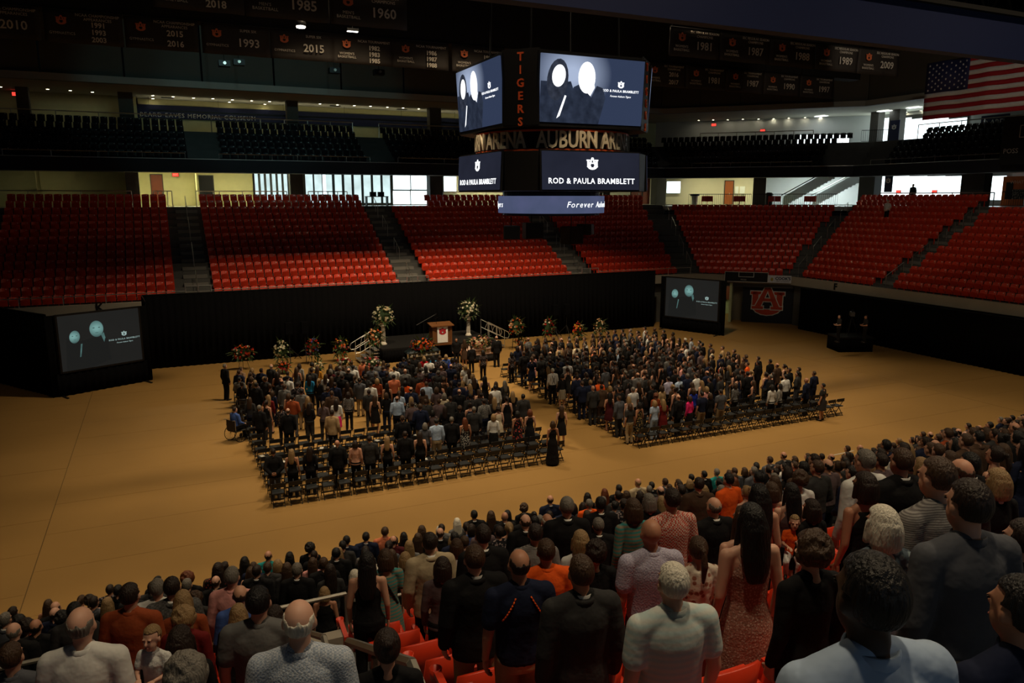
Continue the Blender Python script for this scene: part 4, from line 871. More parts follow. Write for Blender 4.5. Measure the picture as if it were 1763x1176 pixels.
c = hit('corner', 1348, 480, -0.5); lettering("COOK'S", 0.30, M_navy, seg_frame('corner', along('corner', c), -0.51, c[2]), sg, bold=0.012); c = hit('corner', 1348, 484.5, -0.5); lettering('PEST CONTROL', 0.13, M_navy, seg_frame('corner', along('corner', c), -0.51, c[2]), sg); c = hit('corner', 1329, 481, -0.5); link('sign_mark', MB().poly(fl_ell(0,0,0.10,0.14,0,8),0,0.01).mesh('sign_mark', mat('sign_gold', (0.4,0.3,0.05), 0.5)), sg, M=seg_frame('corner', along('corner', c), -0.51, c[2]))
# section letters
def sect(ch, x, y, n, k, right, lab): 
    p = atn(x, y, n, k); o = lettering(ch, 0.62, M_black, frame(p, right), None, name='section_letter', ext=0.02, bold=0.02); tag(o, lab, 'sign letter')
sect('K', 171, 530, (0,1), 47.72, (1,0,0), 'black letter K on the pale ledge above the left screen'); sect('F', 1438, 494, (1,0), 42.92, (0,-1,0), 'black letter F on the pale ledge of the end stand')
# white sponsor board at far left edge
lb = MB().box(-10.6,-8.25,46.4,46.5,3.05,3.95).obj('sponsor_board', mat('board_grey', (0.35,0.36,0.38), 0.5)); tag(lb, 'pale sponsor board at the left edge of the hall', 'sign')
# ================================================================== STAGE
M_stage = mat('stage_carpet', (0.006,0.0055,0.005), 0.9, noise=0.3, scale=8)
stg = tag(empty('stage', (14.9, 44.6, 0)), 'low black carpeted stage before the drape wall', 'stage')
MB().box(-3.6,3.6,-2.0,2.0,0.75,0.85).obj('deck', M_stage, stg)
for i in range(7): drape_panel(-3.6+7.2*i/7,-2.02,-3.6+7.2*(i+1)/7,-2.02,0,0.75,stg,5,0.03).name = 'skirt'
for s_ in (-3.6,3.6): drape_panel(s_,-2.0,s_,2.0,0,0.75,stg,12,0.03).name = 'skirt'
# steps with looped aluminium rails at both ends of the stage
def stage_steps(x, y, s_, lab):
    o = tag(empty('stage_steps', (x, y, 0)), lab, 'steps')
    for i in range(4): MB().box(min(0,s_*0.3*i)+ (s_*0.3 if s_ < 0 else 0), max(0,s_*0.3*i)+(0.3 if s_ > 0 else 0), -0.55,0.55,0.70-0.19*i,0.74-0.19*i).obj('tread', M_alum, o)
    for yy in (-0.6, 0.6):
        z = lambda q: 0.85-0.64*q/1.2
        mb = MB(); mb.path([(0,yy,z(0)),(0,yy,z(0)+0.95),(s_*1.15,yy,z(1.15)+0.95),(s_*1.42,yy,z(1.25)+0.86),(s_*1.5,yy,z(1.3)+0.68),(s_*1.42,yy,z(1.3)+0.5),(s_*1.15,yy,z(1.15)+0.45),(0,yy,z(0)+0.45)], 0.022); mb.tube((s_*1.15,yy,0),(s_*1.15,yy,z(1.15)+0.95),0.02); mb.tube((s_*0.58,yy,0.3),(s_*0.58,yy,z(0.58)+0.95),0.02)
        mb.path([(s_*0.3,yy,z(0.3)+0.5),(s_*0.45,yy,z(0.45)+0.9),(s_*0.75,yy,z(0.75)+0.9),(s_*0.85,yy,z(0.85)+0.5)], 0.015); mb.obj('handrail', M_alum, o)
stage_steps(11.25, 43.6, -1, 'aluminium stage steps with looped rails at the left'); stage_steps(18.55, 44.4, 1, 'aluminium stage steps with looped rails at the right')
# lectern
M_wood = mat('walnut_veneer', (0.16,0.065,0.022), 0.45, noise=0.35, scale=3, stretch=(8,8,1))
pc = atz(762, 594, 0.85); lec = tag(empty('lectern', (pc[0], pc[1]+0.3, 0.85)), 'walnut lectern with white emblem banner on the stage', 'lectern')
MB().box(-0.62,0.62,-0.35,0.40,0,0.12).obj('base', M_wood, lec); MB().box(-0.52,0.52,-0.28,0.32,0.12,1.08).obj('body', M_wood, lec)
for s_ in (-0.56,0.56): MB().box(s_-0.06,s_+0.06,-0.31,0.34,0.12,1.1).obj('side_panel', M_wood, lec)
mb = MB(); mb.add([(-0.72,-0.42,1.14),(0.72,-0.42,1.14),(0.72,0.4,1.26),(-0.72,0.4,1.26),(-0.72,-0.42,1.20),(0.72,-0.42,1.20),(0.72,0.4,1.32),(-0.72,0.4,1.32)], [(0,3,2,1),(4,5,6,7),(0,1,5,4),(1,2,6,5),(2,3,7,6),(3,0,4,7)]); mb.obj('top', M_wood, lec)
bn = link('front_banner', MB().box(-0.33,0.33,-0.50,0.50,-0.02,0).mesh('front_banner', mat('white_banner_cloth', (0.85,0.85,0.84), 0.7)), lec, M=frame((0,-0.34,0.66),(1,0,0))); link('emblem', emblem(0.20,0.01,mat('emblem_scarlet',(0.55,0.02,0.02),0.6),M_navy,0.08), bn, M=T((0,0.18,0)))
mb = MB(); mb.path([(-0.25,0.0,1.25),(-0.3,0.05,1.6),(-0.25,-0.25,1.7)],0.01); mb.obj('microphone', M_black, lec)
p = aty(722, 560, 43.6); mic = tag(empty('microphone_boom', (p[0]+0.2, 43.4, 0.85)), 'thin boom microphone stand left of the lectern', 'microphone stand'); MB().tube((0,0,0),(0,0,1.3),0.012).obj('stand', M_black, mic); MB().tube((-0.45,0,1.15),(0.75,0,1.72),0.010).obj('boom', M_steel, mic); MB().cap((0.75,0,1.72),0.03,(0.82,0,1.75),0.03,8).obj('capsule', M_black, mic); MB().lathe([(0.16,0),(0.16,0.02)]).obj('base', M_black, mic)
# flowers -----------------------------------------------------------------
FC = {k: mat('petal_'+k, c, 0.6, noise=0.2, scale=20) for k, c in dict(white=(0.72,0.68,0.52), cream=(0.70,0.58,0.36), orange=(0.75,0.13,0.02), red=(0.45,0.015,0.015), blue=(0.12,0.14,0.45), pink=(0.65,0.18,0.20), yellow=(0.7,0.42,0.05), peach=(0.72,0.40,0.20)).items()}
M_leaf = mat('leaf_green', (0.045,0.085,0.025), 0.55, noise=0.4, scale=10)
def blossom(r):
    mb = MB()
    for ring, (n, rr, tilt) in enumerate(((6, 1.0, 0.25), (5, 0.65, 0.75))):
        for i in range(n):
            a = 2*math.pi*(i+0.5*ring)/n; ca, sa = math.cos(a), math.sin(a); w_ = 0.42
            pts = [(0,0,0.1*r), (rr*r*ca*0.6 - w_*r*sa*0.7, rr*r*sa*0.6 + w_*r*ca*0.7, tilt*r*0.7), (rr*r*ca, rr*r*sa, tilt*r), (rr*r*ca*0.6 + w_*r*sa*0.7, rr*r*sa*0.6 - w_*r*ca*0.7, tilt*r*0.7)]
            mb.add(pts, [(0,3,2,1)])
    mb.ell((0,0,0.3*r), (0.3*r,0.3*r,0.3*r), 6, 4)
    return mb
BL = {k: blossom(0.075).mesh('blossom', m) for k, m in FC.items()}
def leaf_mesh(l, w_):
    return MB().add([(0,0,0),(w_,l*0.4,0.03),(0,l,-0.02),(-w_,l*0.4,0.03),(0,l*0.45,-0.01)], [(0,1,4),(1,2,4),(2,3,4),(3,0,4)]).mesh('leaf', M_leaf)
LF = [leaf_mesh(0.22,0.035), leaf_mesh(0.32,0.03), leaf_mesh(0.16,0.045)]
def bouquet(root, c, rad, n, cols, nl, seed, front=False, up_bias=0.0):
    """individual blossoms and leaves on an ellipsoid of radii rad"""
    r_ = random.Random(seed)
    core = MB().ell(c, tuple(v*0.72 for v in rad), 12, 8).obj('foliage', mat('dark_foliage', (0.02,0.04,0.012), 0.8, noise=0.5, scale=15), root, True)
    for i in range(n + nl):
        z = r_.uniform(-0.85 if not front else -0.9, 1.0); a = r_.uniform(math.pi*1.02, math.pi*1.98) if front or r_.random() < 0.75 else r_.uniform(0, 2*math.pi)
        s_ = math.sqrt(max(0, 1-z*z)); d = Vector((s_*math.cos(a), s_*math.sin(a), z)); k = r_.uniform(0.86, 1.05)
        p = Vector(c) + Vector((d.x*rad[0]*k, d.y*rad[1]*k, d.z*rad[2]*k))
        q = d.to_track_quat('Z', 'Y').to_matrix().to_4x4()
        if i < n:
            o = link('blossom', BL[r_.choice(cols)], root, M=T(p) @ q @ Matrix.Rotation(r_.uniform(0,6), 4, 'Z') @ Matrix.Scale(r_.uniform(0.8,1.3), 4))
        else:
            dd = (d + Vector((0,0,r_.uniform(-0.3,0.5)))).normalized(); ql = dd.to_track_quat('Y', 'Z').to_matrix().to_4x4()
            link('leaf', r_.choice(LF), root, M=T(Vector(c)+Vector((d.x*rad[0]*0.8,d.y*rad[1]*0.8,d.z*rad[2]*0.8))) @ ql @ Matrix.Scale(r_.uniform(1.0,1.7), 4))
# stone columns with big arrangements
M_stone = mat('cream_plaster', (0.66,0.60,0.50), 0.7, noise=0.1, scale=4)
for (px_, pf, y_, lab, seed) in ((659, 547, 43.9, 'left of the lectern', 3), (806, 537, 44.6, 'right of the lectern', 4)):
    c = aty(px_, pf, y_); z0 = 0.85; o = tag(empty('plaster_column', (c[0], y_, z0)), 'cream plaster pedestal column standing ' + lab, 'column', 'plaster columns')
    h = c[2] - 0.45 - z0
    MB().lathe([(0.20,0),(0.20,0.07),(0.15,0.12),(0.125,0.2)], n=20).obj('plinth', M_stone, o, True)
    mb = MB(); n = 40; vs = []
    for (z, r_) in ((0.2,0.125),(h*0.5,0.128),(h-0.15,0.11)):
        for i in range(n): rr = r_*(1-0.08*(i % 2)); vs.append((rr*math.cos(2*math.pi*i/n), rr*math.sin(2*math.pi*i/n), z))
    mb.add(vs, [(j*n+i, j*n+(i+1)%n, (j+1)*n+(i+1)%n, (j+1)*n+i) for j in range(2) for i in range(n)]); mb.obj('fluted_shaft', M_stone, o)
    MB().lathe([(0.115,h-0.15),(0.17,h-0.05),(0.19,h-0.04),(0.19,h)], n=20).obj('capital', M_stone, o, True)
    fo = tag(empty('flower_arrangement', (c[0], y_, z0+h)), 'large white and green flower arrangement on the column ' + lab, 'flowers', 'column flower arrangements')
    MB().lathe([(0.12,0),(0.18,0.2),(0.14,0.25)]).obj('vase', M_stone, fo, True); bouquet(fo, (0,0,0.55), (0.62,0.52,0.60), 74, ['white','white','white','white','cream'], 70, seed)
# caskets on draped biers
def casket(px0, py0, px1, py1, zt, body_m, metal_m, lab, cols, flab, seed, catm):
    a, b = atz(px0, py0, zt), atz(px1, py1, zt); cx, cy = (a[0]+b[0])/2, (a[1]+b[1])/2+0.1; rz = math.atan2(b[1]-a[1], b[0]-a[0])
    br = tag(empty('casket_bier', (cx, cy, 0), rz), 'dark skirted bier under the ' + flab + ' casket', 'bier', 'casket biers')
    MB().box(-1.12,1.12,-0.36,0.36,zt-0.62,zt-0.56).obj('top', catm, br)
    for (x0,y0,x1,y1) in ((-1.1,-0.36,1.1,-0.36),(1.1,0.36,-1.1,0.36),(1.1,-0.36,1.1,0.36),(-1.1,0.36,-1.1,-0.36)): 
        dp = drape_panel(x0,y0,x1,y1,0,zt-0.62,br,12 if x0*x1 < 0 else 4,0.02 if x0*x1 < 0 else 0.012); dp.name = 'skirt'; dp.data.materials[0] = catm
    o = tag(empty('casket', (cx, cy, zt-0.56), rz), lab, 'casket', 'caskets')
    def oc(w_, d_, z): return [(-w_,-d_+0.08,z),(-w_+0.12,-d_,z),(w_-0.12,-d_,z),(w_,-d_+0.08,z),(w_,d_-0.08,z),(w_-0.12,d_,z),(-w_+0.12,d_,z),(-w_,d_-0.08,z)]
    def shell(levels):
        mb = MB(); vs = [p for lv in levels for p in oc(*lv)]; n = 8; L = len(levels)
        return mb.add(vs, [tuple(range(n-1,-1,-1)), tuple(range((L-1)*n, L*n))] + [(j*n+i, j*n+(i+1)%n, (j+1)*n+(i+1)%n, (j+1)*n+i) for j in range(L-1) for i in range(n)])
    shell([(1.04,0.32,0),(1.04,0.32,0.05),(0.98,0.28,0.07),(1.0,0.29,0.30),(1.03,0.31,0.33)]).obj('shell', body_m, o)
    shell([(1.05,0.33,0.335),(1.05,0.33,0.37),(1.0,0.28,0.44),(0.85,0.15,0.56),(0.80,0.08,0.58)]).obj('lid', body_m, o)
    for s_ in (-1,1):
        hb = MB(); hb.tube((-0.92,s_*0.38,0.18),(0.92,s_*0.38,0.18),0.022).obj('handle_bar', metal_m, o)
        for i in range(6): x = -0.75+0.3*i; m2 = MB(); m2.box(x-0.05,x+0.05,min(s_*0.28,s_*0.31),max(s_*0.28,s_*0.31),0.12,0.26); m2.tube((x,s_*0.30,0.22),(x,s_*0.38,0.18),0.02); m2.obj('handle_bracket', metal_m, o)
    for x in (-1.0,1.0): MB().lathe([(0.05,0.05),(0.04,0.3),(0.06,0.33)], (x,-0.27,0), 8).obj('corner_post', metal_m, o, True)
    fo = tag(empty('casket_spray', (cx, cy-0.02, zt+0.10), rz), flab + ' flower spray lying on the casket lid', 'flowers', 'casket sprays')
    bouquet(fo, (0,0,0.10), (0.74,0.42,0.34), 110, cols, 70, seed)
casket(704, 602, 750, 597, 0.98, mat('gloss_black_casket', (0.012,0.02,0.024), 0.2, 0.2, spec=0.6), M_alum, 'glossy black casket with silver handles before the lectern', ['orange','orange','red','blue','orange','yellow'], 'orange and blue', 11, M_stage)
casket(806, 597, 846, 592, 0.98, mat('rose_silver_casket', (0.55,0.40,0.34), 0.35, 0.3, spec=0.5), mat('bronze', (0.25,0.15,0.08), 0.4, 0.6), 'pale pink casket with bronze handles right of the lectern', ['peach','white','cream','peach','pink'], 'pale peach', 12, M_stage)
# easel sprays, baskets
def easel(x, yf, w_, h_, cols, lab, seed, zc=None, Y=44.3):
    c = aty(x, yf, Y); o = tag(empty('flower_easel', (c[0], Y, 0)), lab, 'flowers', 'flower easels')
    mb = MB(); z = c[2]
    for (dx, dy) in ((-0.32,-0.18),(0.32,-0.18),(0,0.42)): mb.tube((dx,dy,0),(0,0.08,z+0.3),0.012,n=5)
    mb.tube((-0.2,-0.1,0.55),(0.2,-0.1,0.55),0.01,n=5); mb.obj('easel', M_black, o)
    bouquet(o, (0,-0.05,z), (w_,0.2,h_), 46, cols, 46, seed, front=True)
easel(418, 607, 0.62, 0.42, ['red','orange','white','red'], 'red and white floral easel spray at the far left', 21); easel(484, 604, 0.40, 0.62, ['white','white','cream'], 'white oval floral easel spray', 22)
easel(538, 600, 0.40, 0.58, ['orange','blue','white','red'], 'orange, blue and white floral easel spray', 23); easel(587, 598, 0.44, 0.58, ['red','yellow','orange','pink'], 'red and yellow floral easel spray', 24)
easel(887, 562, 0.50, 0.55, ['orange','white','peach','orange'], 'orange and white floral arrangement right of the pale casket', 25, Y=43.2); easel(943, 565, 0.42, 0.62, ['red','red','white','red'], 'deep red floral easel spray', 26); easel(995, 569, 0.42, 0.60, ['orange','white','yellow','red'], 'orange and yellow floral easel spray', 27); easel(1031, 562, 0.45, 0.55, ['white','peach','cream'], 'white and peach floral easel spray, rightmost', 28); easel(644, 580, 0.50, 0.48, ['peach','white','orange'], 'peach flower arrangement beside the stage steps', 29, Y=42.1)
def basket(x, y, cols, lab, seed, s_=1.0):
    p = atz(x, y, 0.35); o = tag(empty('flower_basket', (p[0], p[1], 0)), lab, 'flowers', 'flower baskets on the floor')
    MB().lathe([(0.12,0),(0.18,0.2),(0.16,0.22)]).obj('basket', mat('wicker', (0.12,0.07,0.03), 0.8, noise=0.4, scale=40), o, True); bouquet(o, (0,0,0.42), (0.34*s_,0.28*s_,0.26*s_), 26, cols, 24, seed)
basket(489, 633, ['red','pink','orange'], 'red flower basket under the white oval spray', 31); basket(548, 631, ['cream','white','yellow'], 'cream flower basket between the left easels', 32, 0.7); basket(592, 624, ['white','red','white'], 'white and red flower basket under the red spray', 33); basket(640, 628, ['blue','red','pink','white'], 'blue and pink flower basket at the stage steps', 34, 1.5); basket(896, 590, ['orange','peach','white'], 'peach flower basket beside the pale casket', 35)
# crossed black speaker stands
for i, (x, y) in enumerate(((500,622),(527,618),(955,590),(975,588))):
    p = aty(x, y, 45.7); o = tag(empty('speaker_stand', (p[0], p[1], 0)), 'black tripod stand before the drapes, %s from the left' % ordinal(i), 'stand', 'tripod stands'); MB().tube((0,0,0.3),(0,0,1.6),0.025).obj('pole', M_black, o)
    for a in range(3): MB().tube((0,0,0.8),(0.75*math.cos(a*2.094+0.4),0.75*math.sin(a*2.094+0.4),0.02),0.025).obj('leg', M_black, o)
    mb = MB(); mb.box(-0.2,0.2,-0.18,0.18,1.6,2.3); mb.obj('loudspeaker', M_drape, o); MB().box(-0.17,0.17,-0.19,-0.18,1.65,2.25).obj('grille', M_drape, o)
# camera desk at the right wall
p = atz(1462, 602, 0); o = tag(empty('camera_riser', (p[0], p[1], 0), R(-20)), 'black draped camera riser against the end drapes', 'riser'); MB().box(-1.1,1.1,-0.8,0.8,0.85,0.95).obj('deck', M_black, o)
for (x0,y0,x1,y1) in ((-1.1,-0.8,1.1,-0.8),(1.1,-0.8,1.1,0.8),(1.1,0.8,-1.1,0.8),(-1.1,0.8,-1.1,-0.8)): drape_panel(x0,y0,x1,y1,0,0.85,o,10,0.03).name = 'skirt'
tc_ = tag(empty('video_camera', (p[0], p[1], 0.95), R(-40)), 'grey video camera on tripod on the black riser', 'camera')
for a in range(3): MB().tube((0,0,1.2),(0.45*math.cos(a*2.094),0.45*math.sin(a*2.094),0),0.02).obj('leg', M_black, tc_)
MB().box(-0.12,0.12,-0.3,0.3,1.25,1.5).obj('camera_body', mat('camera_grey', (0.10,0.10,0.10), 0.5), tc_); MB().tube((0,0.3,1.38),(0,0.6,1.38),0.07,0.09,12).obj('lens', M_black, tc_); MB().box(-0.05,0.05,-0.1,0.05,1.5,1.62).obj('viewfinder', M_black, tc_)
# tape lines on the floor near the stand
for i, (a, b) in enumerate((((1150,738),(1200,722)),((1425,786),(1470,776)))):
    P, Q = atz(*a, 0.004), atz(*b, 0.004)
    v = Vector(Q)-Vector(P); o = MB().obox((0,0,0.003), (v.length,0.05,0.004)).obj('tape_line', mat('white_tape', (0.5,0.48,0.42), 0.6), loc=((P[0]+Q[0])/2,(P[1]+Q[1])/2,0.003)); o.rotation_euler = (0,0,math.atan2(v.y,v.x)); tag(o, 'short strip of pale tape on the floor, %s of two' % ordinal(i), 'tape', 'tape strips')
# ================================================================== NEAR STAND RAILS
rail([(-8, 9.72, 4.2), (1.95, 9.72, 4.2)], 0.03, 'steel front rail of the near stand left of the aisle', [((-8+1.658*q, 9.72, 3.62), 0.58) for q in range(7)], mat('dull_steel_rail', (0.30,0.28,0.24), 0.45, 0.7)); MD = MATS['dull_steel_rail']
rail([(2.3, 9.72, 4.0), (38, 9.72, 4.0)], 0.025, 'steel front rail of the near stand right of the aisle', [((2.3+1.785*q, 9.72, 3.62), 0.38) for q in range(21)], MD)
rail([(1.15, 8.75, 3.6), (1.15, 8.75, 4.35), (1.15, 8.55, 4.5), (1.15, 6.9, 5.35), (1.15, 6.7, 5.3), (1.15, 6.7, 4.4)], 0.035, 'curved steel aisle rail at the foot of the near aisle', None, MD); rail([(1.15, 5.7, 5.0), (1.15, 5.7, 6.0), (1.15, 3.9, 6.9), (1.15, 3.7, 6.85), (1.15, 3.7, 6.1)], 0.035, 'steel aisle rail in the near aisle close to the camera', [((1.15, 4.8, 5.7), 0.7)], MD)
sr = struct(MB().box(0.6, 1.75, 9.35, 9.6, 3.3, 3.37).obj('aisle_stair', M_conc), 'concrete aisle stair through the near stand'); me = MB().box(-0.58,0.58,-0.2,0.2,-0.2,0).mesh('stair_step', M_conc)
for j in range(9): link('stair_step', me, sr, (1.17, NR[j][0]-0.2, NR[j][1]+0.215))
# near red seats with parts
bk = MB(); n = 6; vs = []
for s_ in (0,1):
    for (yy, zz, ww) in ((-0.20,0.38,0.235),(-0.26,0.62,0.235),(-0.31,0.86,0.22)):
        for q in range(n+1): u = -1+2*q/n; vs.append((u*ww, yy+0.055*u*u-0.03*s_, zz+(0.035*(1-u*u) if zz > 0.8 else 0)))
k = n+1; K = 3*k; fs = []
for j in range(2):
    for q in range(n): a = j*k+q; fs += [(a+1,a,a+k,a+k+1),(K+a,K+a+1,K+a+k+1,K+a+k)]
for q in range(n): fs += [(2*k+q+1,2*k+q,K+2*k+q,K+2*k+q+1),(q,q+1,K+q+1,K+q)]
for j in range(2): fs += [(j*k,K+j*k,K+(j+1)*k,(j+1)*k),(j*k+n,(j+1)*k+n,K+(j+1)*k+n,K+j*k+n)]
bk.add(vs, fs); bk_me = bk.mesh('backrest', M_red, True)
pan = MB(); pan.add([(-0.2,-0.10,0.40),(0.2,-0.10,0.40),(0.19,-0.16,0.78),(-0.19,-0.16,0.78),(-0.2,-0.15,0.40),(0.2,-0.15,0.40),(0.19,-0.21,0.78),(-0.19,-0.21,0.78)], [(0,1,2,3),(7,6,5,4),(3,2,6,7),(0,4,5,1),(0,3,7,4),(1,5,6,2)]); pan_me = pan.mesh('seat_pan', M_red)
arm = MB(); arm.add([(-0.03,-0.25,0.60),(0.03,-0.25,0.60),(0.03,0.10,0.66),(-0.03,0.10,0.66),(-0.03,-0.25,0.65),(0.03,-0.25,0.65),(0.03,0.10,0.70),(-0.03,0.10,0.70)], [(0,3,2,1),(4,5,6,7),(0,1,5,4),(1,2,6,5),(2,3,7,6),(3,0,4,7)]); arm.box(-0.02,0.02,-0.25,-0.12,0.0,0.62); arm_me = arm.mesh('armrest', M_red)
cup_me = MB().lathe([(0.045,0.60),(0.055,0.70),(0.048,0.70),(0.040,0.62)], (0,0.14,0), 12).mesh('cup_holder', M_red, True)
cnt = {}
for j in range(0, 9):
    Y, z = NR[j]; x = 2.05; q = 0
    while x < 9.2 - 0.35*j:
        o = empty('stadium_seat', (x, Y-0.02, z)); tag(o, 'red near stand seat, %s right of the aisle in row %s above the rail' % (ordinal(q), 'one two three four five six seven eight nine'.split()[j]), 'seat', 'red seats of the near stand')
        link('backrest', bk_me, o); link('seat_pan', pan_me, o); link('armrest', arm_me, o, (-0.265,0,0))
        if q % 2 == 0: link('cup_holder', cup_me, o, (-0.265,0,0))
        x += 0.53; q += 1
    if j < 7:
        x = 0.25; q = 0
        while x > -1.5:
            o = empty('stadium_seat', (x, Y-0.02, z)); tag(o, 'red near stand seat, %s left of the aisle in row %s above the rail' % (ordinal(q), 'one two three four five six seven eight nine'.split()[j]), 'seat', 'red seats of the near stand')
            link('backrest', bk_me, o); link('seat_pan', pan_me, o); link('armrest', arm_me, o, (0.265,0,0)); x -= 0.53; q += 1
# ================================================================== PEOPLE
FULL = {}
def remesh(mb, voxel, smooth_it=6, dec=1.0, extra=None, name='m'):
    key = hash((tuple(mb.v), voxel, smooth_it))
    if key not in FULL:
        me = mb.mesh(name, M_black)
        def mods(o):
            m = o.modifiers.new('r', 'REMESH'); m.mode = 'VOXEL'; m.voxel_size = voxel
            if smooth_it: s_ = o.modifiers.new('s', 'SMOOTH'); s_.factor = 0.5; s_.iterations = smooth_it
        FULL[key] = baked(me, mods); bpy.data.meshes.remove(me)
    def mods2(o):
        if dec < 1: d = o.modifiers.new('d', 'DECIMATE'); d.ratio = dec
    out = baked(FULL[key], mods2)
    out.materials.clear(); out.polygons.foreach_set('use_smooth', [True]*len(out.polygons)); out.name = name
    return out
def merge(name, parts):                                     # parts [(mesh, slot)], one material slot per index
    mb = MB()
    for me, slot in parts:
        n = len(mb.v); mb.v += [tuple(v.co) for v in me.vertices]; mb.f += [tuple(i+n for i in p.vertices) for p in me.polygons]; mb.mi += [slot]*len(me.polygons)
    k = max(s for _, s in parts)+1
    return mb.mesh(name, [M_black]*k, True)
TORSO = {'m': [(0.86,0.155,0.115,-0.01),(0.95,0.165,0.118,-0.008),(1.08,0.155,0.108,0),(1.20,0.165,0.115,0),(1.32,0.178,0.12,0),(1.40,0.165,0.10,-0.005),(1.46,0.09,0.07,-0.01),(1.5,0.06,0.06,-0.005)],
         'w': [(0.84,0.165,0.12,-0.012),(0.95,0.172,0.125,-0.012),(1.08,0.128,0.098,0),(1.20,0.140,0.108,0.008),(1.29,0.150,0.122,0.014),(1.38,0.148,0.09,0),(1.45,0.08,0.06,-0.01),(1.5,0.05,0.05,-0.005)]}
def joints(sex, pose):
    k = 1.0 if sex == 'm' else 0.88
    J = dict(sh=Vector((0.19*k,-0.005,1.415)), hip=Vector((0.09,0,0.92)), kn=Vector((0.10,0.02,0.50)), an=Vector((0.105,-0.02,0.09)))
    if pose == 'side': J.update(el=Vector((0.245*k,-0.035,1.13)), wr=Vector((0.250*k,0.035,0.90)), hd=Vector((-0.05,0.12,-1)), pn=Vector((-1,0.1,0)))
    elif pose == 'front': J.update(el=Vector((0.268*k,-0.03,1.14)), wr=Vector((0.115,0.175,0.985)), hd=Vector((-1,0.35,-0.45)), pn=Vector((0.2,-1,0)))
    elif pose == 'behind': J.update(el=Vector((0.275*k,-0.10,1.14)), wr=Vector((0.10,-0.185,0.96)), hd=Vector((-1,-0.1,-0.3)), pn=Vector((0,1,0)))
    elif pose == 'hold': J.update(el=Vector((0.25*k,0.02,1.14)), wr=Vector((0.13,0.25,1.10)), hd=Vector((-0.7,0.55,0.1)), pn=Vector((-0.4,-0.6,0.5)))
    elif pose == 'sit': J.update(el=Vector((0.26,0.02,1.14)), wr=Vector((0.17,0.27,1.02)), hd=Vector((-0.3,0.9,-0.2)), pn=Vector((0,0,-1)), kn=Vector((0.12,0.45,0.90)), an=Vector((0.13,0.50,0.46)))
    elif pose == 'cradled': J.update(el=Vector((0.24,0.08,1.18)), wr=Vector((0.12,0.24,1.16)), hd=Vector((-0.5,0.8,0)), pn=Vector((0,0,-1)), kn=Vector((0.15,0.30,0.80)), an=Vector((0.13,0.22,0.48)))
    return J
def mir(v, s): return Vector((v.x*s, v.y, v.z))
def hand(wr, d, pn, s):
    """palm plus five unequal, slightly curled fingers"""
    mb = MB(); d = mir(d, s).normalized(); pn = mir(pn, s).normalized(); side = d.cross(pn).normalized()
    if side.y < 0 or (abs(side.y) < 0.3 and side.z < 0): side = -side   # thumb side points forward / up
    wr = mir(wr, s); pc = wr + d*0.055
    for q in (-0.026, 0, 0.026): mb.cap(wr + d*0.01 + side*q*0.7, 0.017, wr + d*0.09 + side*q, 0.015, 8)
    for i, (L, off) in enumerate(((0.070,0.034),(0.080,0.012),(0.074,-0.011),(0.056,-0.033))):
        a = wr + d*0.09 + side*off; b = a + (d*0.85 + pn*0.35).normalized()*L*0.5; c = b + (d*0.5 + pn*0.75).normalized()*L*0.5
        mb.cap(a, 0.0095, b, 0.0088, 8); mb.cap(b, 0.0088, c, 0.0078, 8)
    a = wr + d*0.025 + side*0.030; b = a + (d*0.55 + side*0.7 + pn*0.2).normalized()*0.045; c = b + (d*0.9 + side*0.1 + pn*0.3).normalized()*0.035
    mb.cap(a, 0.012, b, 0.0105, 8); mb.cap(b, 0.0105, c, 0.0088, 8)
    return mb
HC = Vector((0, 0.02, 1.635))
CACHE = {}
